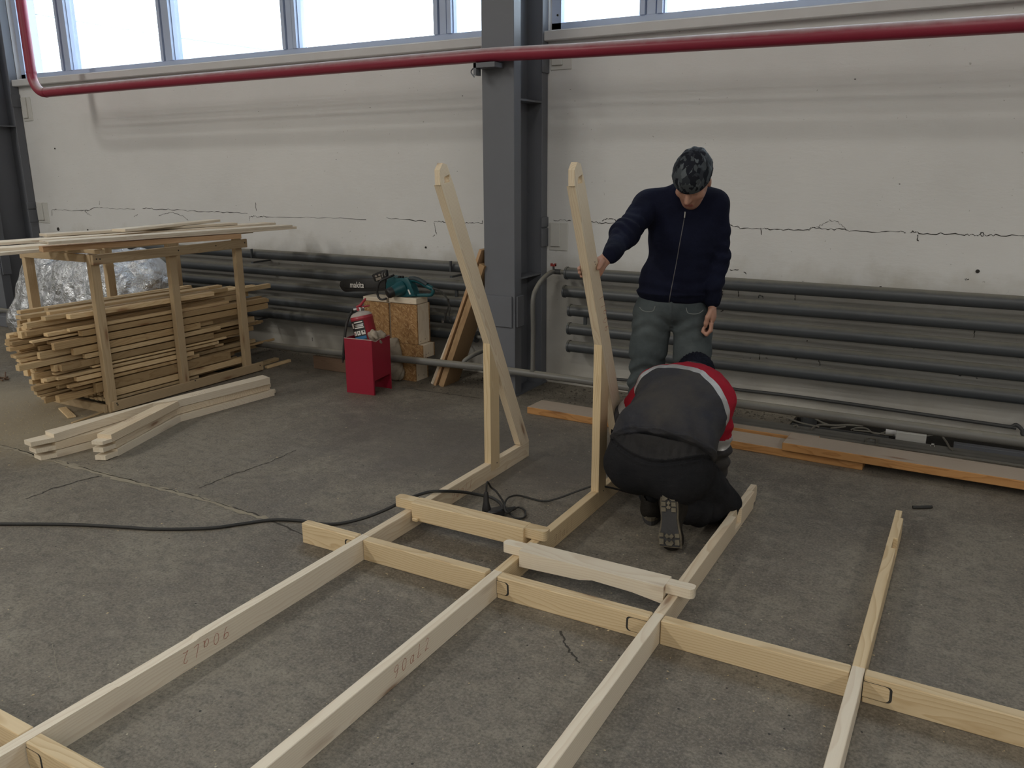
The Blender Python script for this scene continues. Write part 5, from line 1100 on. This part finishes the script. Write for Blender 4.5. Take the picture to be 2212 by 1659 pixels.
MAT['mud'] = fabric('dusty_welt', (.10, .088, .068), (.22, .19, .145), 20, 150, .4)
A3 = np.array
wk = empty('person', (-1.1, 3.4, 0), 'kneeling man seen from behind in grey and red work jacket, black trousers and knit cap', 'person')
wai, che, nk = A3([-1.10, 3.26, .46]), A3([-1.085, 3.50, .585]), A3([-1.10, 3.66, .625])
sL, eL, wL = A3([-1.245, 3.55, .60]), A3([-1.395, 3.615, .425]), A3([-1.405, 3.72, .20])
sR, eR, wR = A3([-.955, 3.53, .570]), A3([-.950, 3.58, .350]), A3([-.965, 3.64, .200])
hL, kL, aL = A3([-1.21, 3.30, .37]), A3([-1.345, 3.54, .375]), A3([-1.185, 3.44, .10])
hR, kR, aR = A3([-1.02, 3.28, .35]), A3([-.905, 3.55, .085]), A3([-1.012, 3.215, .150])
hd2 = A3([-1.132, 3.79, .602]); hx = A3([1., 0, 0]); hf2 = A3([0, .62, -.78]); hu2 = np.cross(hx, hf2)
sp = (nk-wai)/np.linalg.norm(nk-wai); lat = A3([1., .02, -.05]); lat /= np.linalg.norm(lat); nrm_ = np.cross(lat, sp)
F = Field((-1.52, 3.05, -.01), (-.78, 3.95, .80), .006)
F.ell(hd2, (.076, .098, .105), (hx, hf2, hu2), .02).ell(hd2+hf2*.05-hu2*.05, (.06, .05, .06), (hx, hf2, hu2), .03).cone(hd2+hf2*.09-hu2*.0, hd2+hf2*.112-hu2*.03, .009, .012, .01).cone(hd2-hu2*.05-hf2*.02, nk, .055, .06, .03)
F.cone(sL, sR, .055, .055, .05).ell(che, (.15, .18, .09), (lat, sp, nrm_), .06).ell(wai+A3([0, .07, -.01]), (.13, .13, .07), (lat, sp, nrm_), .04).ell(A3([-1.11, 3.30, .36]), (.13, .09, .09), None, .04)
F.chain([sL, eL, wL], [.045, .038, .028], .03).chain([sR, eR, wR], [.045, .038, .028], .03)
F.chain([hL, kL, aL], [.075, .052, .04], .03).chain([hR, kR, aR], [.075, .052, .04], .03)
for w_, e_ in ((wL, eL), (wR, eR)):                       # hands with curled fingers on the foot of the upright
    d_ = (w_-e_)/np.linalg.norm(w_-e_); sd = np.cross(d_, A3([0, 0, 1.])); sd /= np.linalg.norm(sd); pm_ = w_+d_*.055; dn = np.cross(sd, d_)
    F.ell(pm_, (.044, .036, .016), (d_, sd, dn), .015)
    for i in range(4): f_ = -.030+.020*i; q0 = pm_+d_*.036+sd*f_; F.chain([q0, q0+d_*.030-dn*.006, q0+d_*.040-dn*.030, q0+d_*.022-dn*.046], [.009, .0088, .0085, .0078], .005)
    F.chain([pm_-d_*.02+sd*.034, pm_+d_*.012+sd*.050-dn*.014, pm_+d_*.030+sd*.042-dn*.030], [.012, .011, .009], .006)
body_mesh('body', F, MAT['skin'], wk)
# jacket
F = Field((-1.52, 3.08, .15), (-.78, 3.95, .80), .0045)
F.cone(sL, sR, .078, .078, .07).ell(che+A3([.015, 0, 0]), (.190, .215, .122), (lat, sp, nrm_), .08).ell((wai+che)/2, (.212, .19, .140), (lat, sp, nrm_), .08).ell(wai+A3([0, .02, -.012]), (.232, .13, .168), (lat, sp, nrm_), .06).cone(nk-sp*.05, nk+sp*.015, .088, .078, .04)
F.ell(A3([-1.135, 3.56, .585]), (.155, .15, .098), (lat, sp, nrm_), .06)
F.chain([sL, (sL+eL)/2, eL, (eL+wL)/2, wL], [.082, .074, .066, .060, .050], .022).chain([sR, (sR+eR)/2, eR, (eR+wR)/2, wR], [.084, .076, .066, .060, .050], .016)
hemn = A3([.03, -.72, -.69]); hemp = A3([-1.10, 3.178, .487])
F.half(hemp, hemn)
axR = (eR-sR)/np.linalg.norm(eR-sR)
def kfold(P):
    s_ = (P-wai)@sp; l = (P-wai)@lat; dR = np.exp(-(np.linalg.norm(P-(sR+A3([-.06, -.10, -.06])), axis=1)/.12)**2); dE = np.exp(-(np.linalg.norm(P-eR, axis=1)/.13)**2); hem = np.exp(-(((P-hemp)@hemn+.05)/.06)**2)
    return .55*crease(P, (11, 17), 4)+.25*crease(P,(30,44),6) + 1.3*dR*np.sin(P@A3([.75, .1, .65])*70+1.5*np.sin(P@A3([20, 30, -25.]))) + 1.0*dE*np.sin(P[:, 2]*95+2*np.sin(P[:, 0]*30)) + .9*hem*np.sin(l*52+2*np.sin(s_*22)) - 1.3*np.exp(-(((P-hemp)@hemn+.012)/.005)**2)
F.folds(kfold, .0085)
def yoke_d(c):
    s_ = (c-wai)@sp; l = (c-wai)@lat
    d = s_ - (.315 - .55*np.maximum(np.abs(l+.03)-.10, 0)*1.3 - .10*l)            # arched seam, lower at the sides
    return np.where((np.linalg.norm(c-nk, axis=1) < .098) & (s_ > .445), -.01, d)
def jcol(c):
    l = (c-wai)@lat; ix = np.zeros(len(c))
    dl = lambda a, b: np.linalg.norm(np.cross(c-a, (b-a)/np.linalg.norm(b-a)), axis=1)
    for S0, E0 in ((sL, eL), (sR, eR)):
        ax_ = (E0-S0)/np.linalg.norm(E0-S0); tt = (c-S0)@ax_; Ln = np.linalg.norm(E0-S0); arm = (dl(S0, E0) < .098) & (tt > .06) & ((l > .150) if S0 is sR else (l < -.19))
        ix[arm & (tt <= Ln*.70)] = 1; ix[arm & (tt > Ln*.70) & (tt < Ln*.70+.056)] = 2; ix[arm & (tt >= Ln*.70+.056)] = 3
    return ix
# back panel, tape and red yoke as one cloth, parted along the seam distance stored on the mesh
m = MAT['work_grey'].copy(); m.name = 'work_jacket_cloth'; nt = m.node_tree; t = NT(nt); b = next(n for n in nt.nodes if n.type == 'BSDF_PRINCIPLED')
at = t.n('ShaderNodeAttribute', attribute_name='seam').outputs['Fac']; tape = t.math('GREATER_THAN', at, 0.); redf = t.math('GREATER_THAN', at, .042); old = b.inputs['Base Color'].links[0].from_socket
nz_ = t.noise(t.geo(), 30, 3); c_ = t.mix(tape, old, t.mix(nz_, (.36, .36, .37), (.60, .60, .60))); c_ = t.mix(redf, c_, t.mix(t.noise(t.geo(), 6, 3), (.26, .011, .024), (.42, .018, .038))); t.l(c_, b.inputs['Base Color'])
only = t.math('SUBTRACT', tape, redf); t.l(t.math('MULTIPLY', only, .35), b.inputs['Metallic']); t.l(t.math('SUBTRACT', .9, t.math('MULTIPLY', only, .5)), b.inputs['Roughness'])
jk = body_mesh('work_jacket', F, [m, MAT['work_red'], MAT['tape'], MAT['work_grey']], wk, jcol)
co_ = np.empty(len(jk.data.vertices)*3, np.float32); jk.data.vertices.foreach_get('co', co_); P0 = co_.reshape(-1, 3)+np.array(jk.matrix_local.translation)*0
P0 = co_.reshape(-1, 3)
jk.data.attributes.new('seam', 'FLOAT', 'POINT').data.foreach_set('value', yoke_d(P0.astype(float)).astype(np.float32))
# trousers
F = Field((-1.55, 3.0, .0), (-.78, 3.75, .62), .0062)
pel = A3([-1.12, 3.265, .345])
F.ell(pel, (.222, .150, .145), None, .05).ell(A3([-1.215, 3.25, .33]), (.135, .14, .135), None, .05).ell(A3([-1.02, 3.24, .32]), (.135, .14, .135), None, .05).cone(A3([-1.12, 3.27, .40]), wai+A3([-.01, .0, -.005]), .15, .14, .05, flat=((0, .7, .7), 1.3))
F.ell(wai+A3([-.01, .0, -.035]), (.185, .11, .10), None, .05)
F.chain([hL, kL], [.118, .098], .04).chain([kL, (kL+aL)/2, aL+A3([0, 0, .01])], [.094, .078, .070], .02)
F.chain([hR, kR], [.118, .090], .04).chain([kR, (kR+aR)/2, aR+A3([.02, .03, .01])], [.086, .076, .064], .012)
F.half(A3([0, 0, .006]), (0, 0, -1)); F.half(wai+A3([0, 0, .0]), (0, .35, .94))
wp = A3([-1.10, 3.13, .415]); wn = A3([0, -.55, -.83]); wn /= np.linalg.norm(wn)
def tfold(P):
    dK = np.exp(-(np.linalg.norm(P-kR, axis=1)/.12)**2); mid = np.exp(-(np.linalg.norm(P-(kR+aR)/2, axis=1)/.14)**2); u = (P-wp)@wn + 1.9*(P[:, 0]+1.10)**2
    band = np.exp(-((u+.02)/.028)**2)
    return .5*crease(P, (15, 26), 7) + 1.0*dK*np.sin(P@A3([60, -30, 70.])+2*np.sin(P[:, 0]*30)) + 1.0*mid*np.sin(P@A3([20, 70, 30.])+1.5*np.sin(P[:, 2]*30)) - 1.6*np.exp(-((u-.012)/.006)**2) - 1.3*np.exp(-((u-.034)/.006)**2) + .45*band*np.sin(P[:, 0]*190)*(P[:, 1] < 3.4) + 1.1*np.exp(-((u-.023)/.008)**2)
F.folds(tfold, .0066)
def tcol(c): u = (c-wp)@wn + 1.9*(c[:, 0]+1.10)**2; return ((u < .008) & (c[:, 1] < 3.38) & (c[:, 2] > .36)).astype(float)
body_mesh('trousers', F, [MAT['work_black'], MAT['waistband']], wk, tcol)
# ribbed cap
F = Field(hd2-.2, hd2+.2, .0052); F.ell(hd2+hu2*.012-hf2*.010, (.092, .114, .112), (hx, hf2, hu2), .02); F.half(hd2+hf2*.062-hu2*.02, hf2*.8-hu2*.6); F.half(hd2-hu2*.052, -hu2)
def cfold(P): q = P-hd2; an = np.arctan2(q@hx, (q@hu2)+.0) ; return np.sin(an*34)*np.clip(1.3-((q@hf2+.13)/.02)**-2*0, 0, 1) - 1.5*np.exp(-((q@hf2-.015)/.004)**2)*0
F.folds(cfold, .0046); body_mesh('knit_cap', F, MAT['knit'], wk)
# boots: right one stands on its toe, sole towards the room
heel, ball = A3([-1.018, 3.128, .243]), A3([-.998, 3.108, .050])
bd_ = (ball-heel); bl = np.linalg.norm(bd_); bd_ = bd_/bl; bx_ = A3([1., .12, .10]); bx_ -= bd_*(bx_@bd_); bx_ /= np.linalg.norm(bx_); bn_ = np.cross(bx_, bd_)
if bn_[1] > 0: bn_ = -bn_
Wb = Matrix(((bx_[0], bd_[0], bn_[0], heel[0]), (bx_[1], bd_[1], bn_[1], heel[1]), (bx_[2], bd_[2], bn_[2], heel[2]), (0, 0, 0, 1)))   # local X across, Y heel->ball, Z out of the sole
F = Field((-1.14, 3.02, .0), (-.88, 3.36, .36), .005)
P_ = lambda x, y, z: heel + bx_*x + bd_*y + bn_*z
F.chain([P_(0, .03, -.045), P_(0, .10, -.050), P_(0, .185, -.042)], [.040, .040, .043], .03, flat=(bn_, .9)).cone(P_(0, .185, -.040), P_(0, .212, -.085), .040, .036, .03, flat=(bx_, .88)).cone(P_(0, .03, -.05), aR+A3([.015, .02, .02]), .050, .056, .03)
F.half(P_(0, 0, -.012), bn_); F.half(A3([0, 0, .004]), (0, 0, -1))
bR = body_mesh('boot', F, MAT['boot'], wk)
def sole_poly(g=0): return [(-.030-g, .0), (-.022-g, -.022-g), (0, -.030-g), (.022+g, -.022-g), (.031+g, .0), (.033+g, .05), (.031+g, .085), (.036+g, .125), (.043+g, .165), (.044+g, .205+g), (-.042-g, .205+g), (-.043-g, .165), (-.034-g, .125), (-.029-g, .085), (-.031-g, .05)]
bm = bmesh.new(); prism(bm, sole_poly(.006), -.016, -.002, 'z'); wl = from_bm('welt', bm, MAT['mud'], bR, Wb)
bm = bmesh.new(); prism(bm, sole_poly(), -.004, .002, 'z'); from_bm('sole', bm, MAT['sole_dark'], bR, Wb)
LUG = [[(-.024, -.018), (0, -.026), (.023, -.018), (.028, .006), (.014, .006), (0, -.006), (-.014, .006), (-.028, .006)]]
for s_ in (-1, 1):
    LUG += [[(s_*.030, y), (s_*.012, y), (s_*.012, y+h), (s_*.031, y+h)] for y, h in ((.012, .017), (.036, .017))]
    LUG += [[(s_*.042, y), (s_*.024, y+.002), (s_*.024, y+h), (s_*.043, y+h)] for y, h in ((.146, .017), (.172, .024))]
LUG += [[(-.008, .016), (0, .006), (.009, .016), (0, .026)], [(-.010, .033), (0, .024), (.010, .033), (.006, .040), (-.006, .040)], [(-.020, .158), (-.010, .148), (0, .158), (.010, .148), (.020, .158), (.010, .170), (0, .164), (-.010, .170)], [(-.018, .188), (-.009, .176), (0, .186), (.010, .176), (.019, .188), (.010, .200), (-.010, .200)]]
for k, pl in enumerate(LUG):
    bm = bmesh.new(); prism(bm, pl, .002, .009, 'z'); from_bm('tread_lug', bm, MAT['sole'], bR, Wb)
# left boot, flat on the floor pointing to the wall
F = Field((-1.32, 3.26, -.0), (-1.04, 3.72, .24), .0055); lx = A3([.96, .28, 0]); ly = A3([-.28, .96, 0]); c0 = A3([-1.185, 3.40, 0])
L_ = lambda x, y, z: c0+lx*x+ly*y+A3([0, 0, 1.])*z
F.chain([L_(0, .0, .055), L_(0, .11, .055), L_(0, .21, .045)], [.048, .046, .042], .03).cone(L_(0, .0, .06), L_(0, .02, .145), .050, .056, .02); F.half(A3([0, 0, .028]), (0, 0, -1)); F.cone(L_(0, .0, .125), L_(0, .02, .20), .040, .046, .006, cut=True)
bL = body_mesh('boot', F, MAT['boot'], wk)
bm = bmesh.new(); oval = [(.050*math.cos(a)*(1 if math.sin(a) < 0 else .95), .10+.158*math.sin(a)) for a in np.linspace(0, 2*PI, 26)[:-1]]; Wl = Matrix(((lx[0], ly[0], 0, c0[0]), (lx[1], ly[1], 0, c0[1]), (0, 0, 1, 0), (0, 0, 0, 1)))
prism(bm, oval, .002, .026, 'z'); from_bm('sole', bm, MAT['sole_dark'], bL, Wl)
bm = bmesh.new(); prism(bm, [(x*1.05, .10+(y-.10)*1.03) for x, y in oval], .024, .040, 'z'); from_bm('welt', bm, MAT['mud'], bL, Wl)

# ================================================================== FOIL-WRAPPED BALE, RAG, SACK
m, nt, b, _ = newmat('crinkled_foil'); t = NT(nt); v = t.geo(); b.inputs['Metallic'].default_value = .92; b.inputs['Base Color'].default_value = (.66, .69, .74, 1); b.inputs['Roughness'].default_value = .22
vo = t.n('ShaderNodeTexVoronoi', feature='DISTANCE_TO_EDGE'); t.l(t.map(v, (1, 1, 1.3)), vo.inputs['Vector']); vo.inputs['Scale'].default_value = 8
h = t.math('ADD', t.math('MULTIPLY', t.noise(v, 9, 5, .7, 1.2), 1.5), t.math('ADD', vo.outputs['Distance'], t.math('MULTIPLY', t.noise(v, 40, 4, .6, .8), .35))); t.bump(b, h, .55, .05); MAT['foil'] = m
F = Field((-8.3, 3.95, .0), (-5.6, 4.95, 1.10), .018)
F.ell((-7.20, 4.45, .44), (.48, .33, .46), None, .18).ell((-6.68, 4.44, .52), (.50, .34, .44), None, .15).ell((-6.25, 4.45, .52), (.40, .30, .45), None, .12).ell((-6.05, 4.45, .56), (.25, .25, .28), None, .12).ell((-7.50, 4.42, .24), (.34, .3, .25), None, .1).half((0, 0, .004), (0, 0, -1))
F.folds(lambda P: crease(P, (6, 9), 11)*1.5 + .7*crease(P, (16, 22), 12) - 2.2*np.exp(-((P[:, 0]+6.45+.25*(P[:, 2]-.5))/.045)**2), .018)
tag(body_mesh('foil_bale', F, MAT['foil'], None, relax=0), 'large crinkled silver-foil bale on the floor behind the timber rack', 'bale')
F = Field((-3.86, 4.50, .25), (-3.62, 4.75, .50), .005)
F.chain([(-3.745, 4.60, .30), (-3.742, 4.595, .40), (-3.73, 4.57, .432)], [.040, .046, .030], .02).cone((-3.735, 4.56, .43), (-3.688, 4.552, .415), .026, .015, .02).cone((-3.735, 4.62, .43), (-3.69, 4.64, .422), .026, .016, .02)
F.folds(lambda P: crease(P, (60, 85), 21) + .6*np.sin(P[:, 0]*150+2*np.sin(P[:, 2]*60)), .006)
tag(body_mesh('rag', F, MAT['rag'], None), 'crumpled beige rag stuffed into the red stand beside the extinguisher', 'rag')
F = Field((-4.05, 4.72, .0), (-3.60, 5.02, .42), .006)
F.ell((-3.845, 4.925, .07), (.10, .05, .09), None, .04).ell((-3.85, 4.940, .20), (.085, .030, .12), None, .04).cone((-3.85, 4.942, .27), (-3.81, 4.942, .315), .030, .016, .03).half((0, 0, .004), (0, 0, -1)).cone((-4.2, 4.88, .185), (-3.5, 4.88, .19), .030, .030, .006, cut=True)
F.folds(lambda P: crease(P, (28, 40), 31)*1.1 + .5*crease(P, (80,), 32), .008)
tag(body_mesh('cloth_sack', F, MAT['sack'], None), 'slack beige sack on the floor between the red stand and the osb blocks', 'sack')

# ================================================================== CRUMBS AND CHIPS
def scatter(name, n, fn, mat, label, cat, smin, smax, flat=.5, seed=3):
    random.seed(seed); V = []; Q = []
    for _ in range(n):
        x, y = fn(); s_ = random.uniform(smin, smax)*random.choice((.6, .8, 1, 1.5)); a = random.uniform(0, 6.28); el = random.uniform(.4, 1.); z = s_*flat*random.uniform(.5, 1.2); i = len(V); z0 = zf(x, y)
        for k in range(4): an = a+k*PI/2+random.uniform(-.4, .4); V.append((x+s_*math.cos(an)*(1 if k % 2 else el), y+s_*math.sin(an)*(1 if k % 2 else el), z0))
        V.append((x+random.uniform(-.3, .3)*s_, y+random.uniform(-.3, .3)*s_, z0+z)); Q += [(i, i+1, i+4), (i+1, i+2, i+4), (i+2, i+3, i+4), (i+3, i, i+4)]
    return tag(mesh(name, V, Q, mat), label, cat, kind='stuff')
zf = lambda x, y: .0005
def wallside():
    while 1:
        x = random.uniform(-8, -.95) if random.random() < .75 else random.uniform(-3.3, -.95); y = 5.42-abs(random.gauss(0, .28))
        if y > 4.4 and not (-3.9 < x < -3.6 and y > 4.9): return x, y
scatter('dirt_crumbs', 1500, wallside, plain('dirt', (.075, .066, .054), .95, 0, .4, 60), 'dark crumbs of dirt and old mortar along the foot of the wall', 'dirt', .003, .010)
scatter('light_crumbs', 700, wallside, plain('mortar_crumb', (.26, .24, .20), .95, 0, .3, 60), 'pale mortar crumbs along the foot of the wall', 'dirt', .003, .009, seed=5)
scatter('wood_chips', 800, lambda: (lambda r: (r[0], r[1]))((random.uniform(-4.5, .6), random.uniform(1., 4.5)) if random.random() < .7 else (random.gauss(-1.3, .8), random.gauss(2.4, .4))), plain('chip', (.52, .42, .27), .9, 0, .25, 60), 'small pale wood chips and sawdust scattered over the concrete', 'sawdust', .0018, .0045, .35, seed=8)
scatter('sawdust', 1300, lambda: (random.gauss(-5.25, .45), random.gauss(3.0, .30)), plain('sawdust', (.44, .36, .23), .95, 0, .25, 60), 'sawdust spilled on the floor at the near end of the rack', 'sawdust', .002, .006, .3, seed=9)
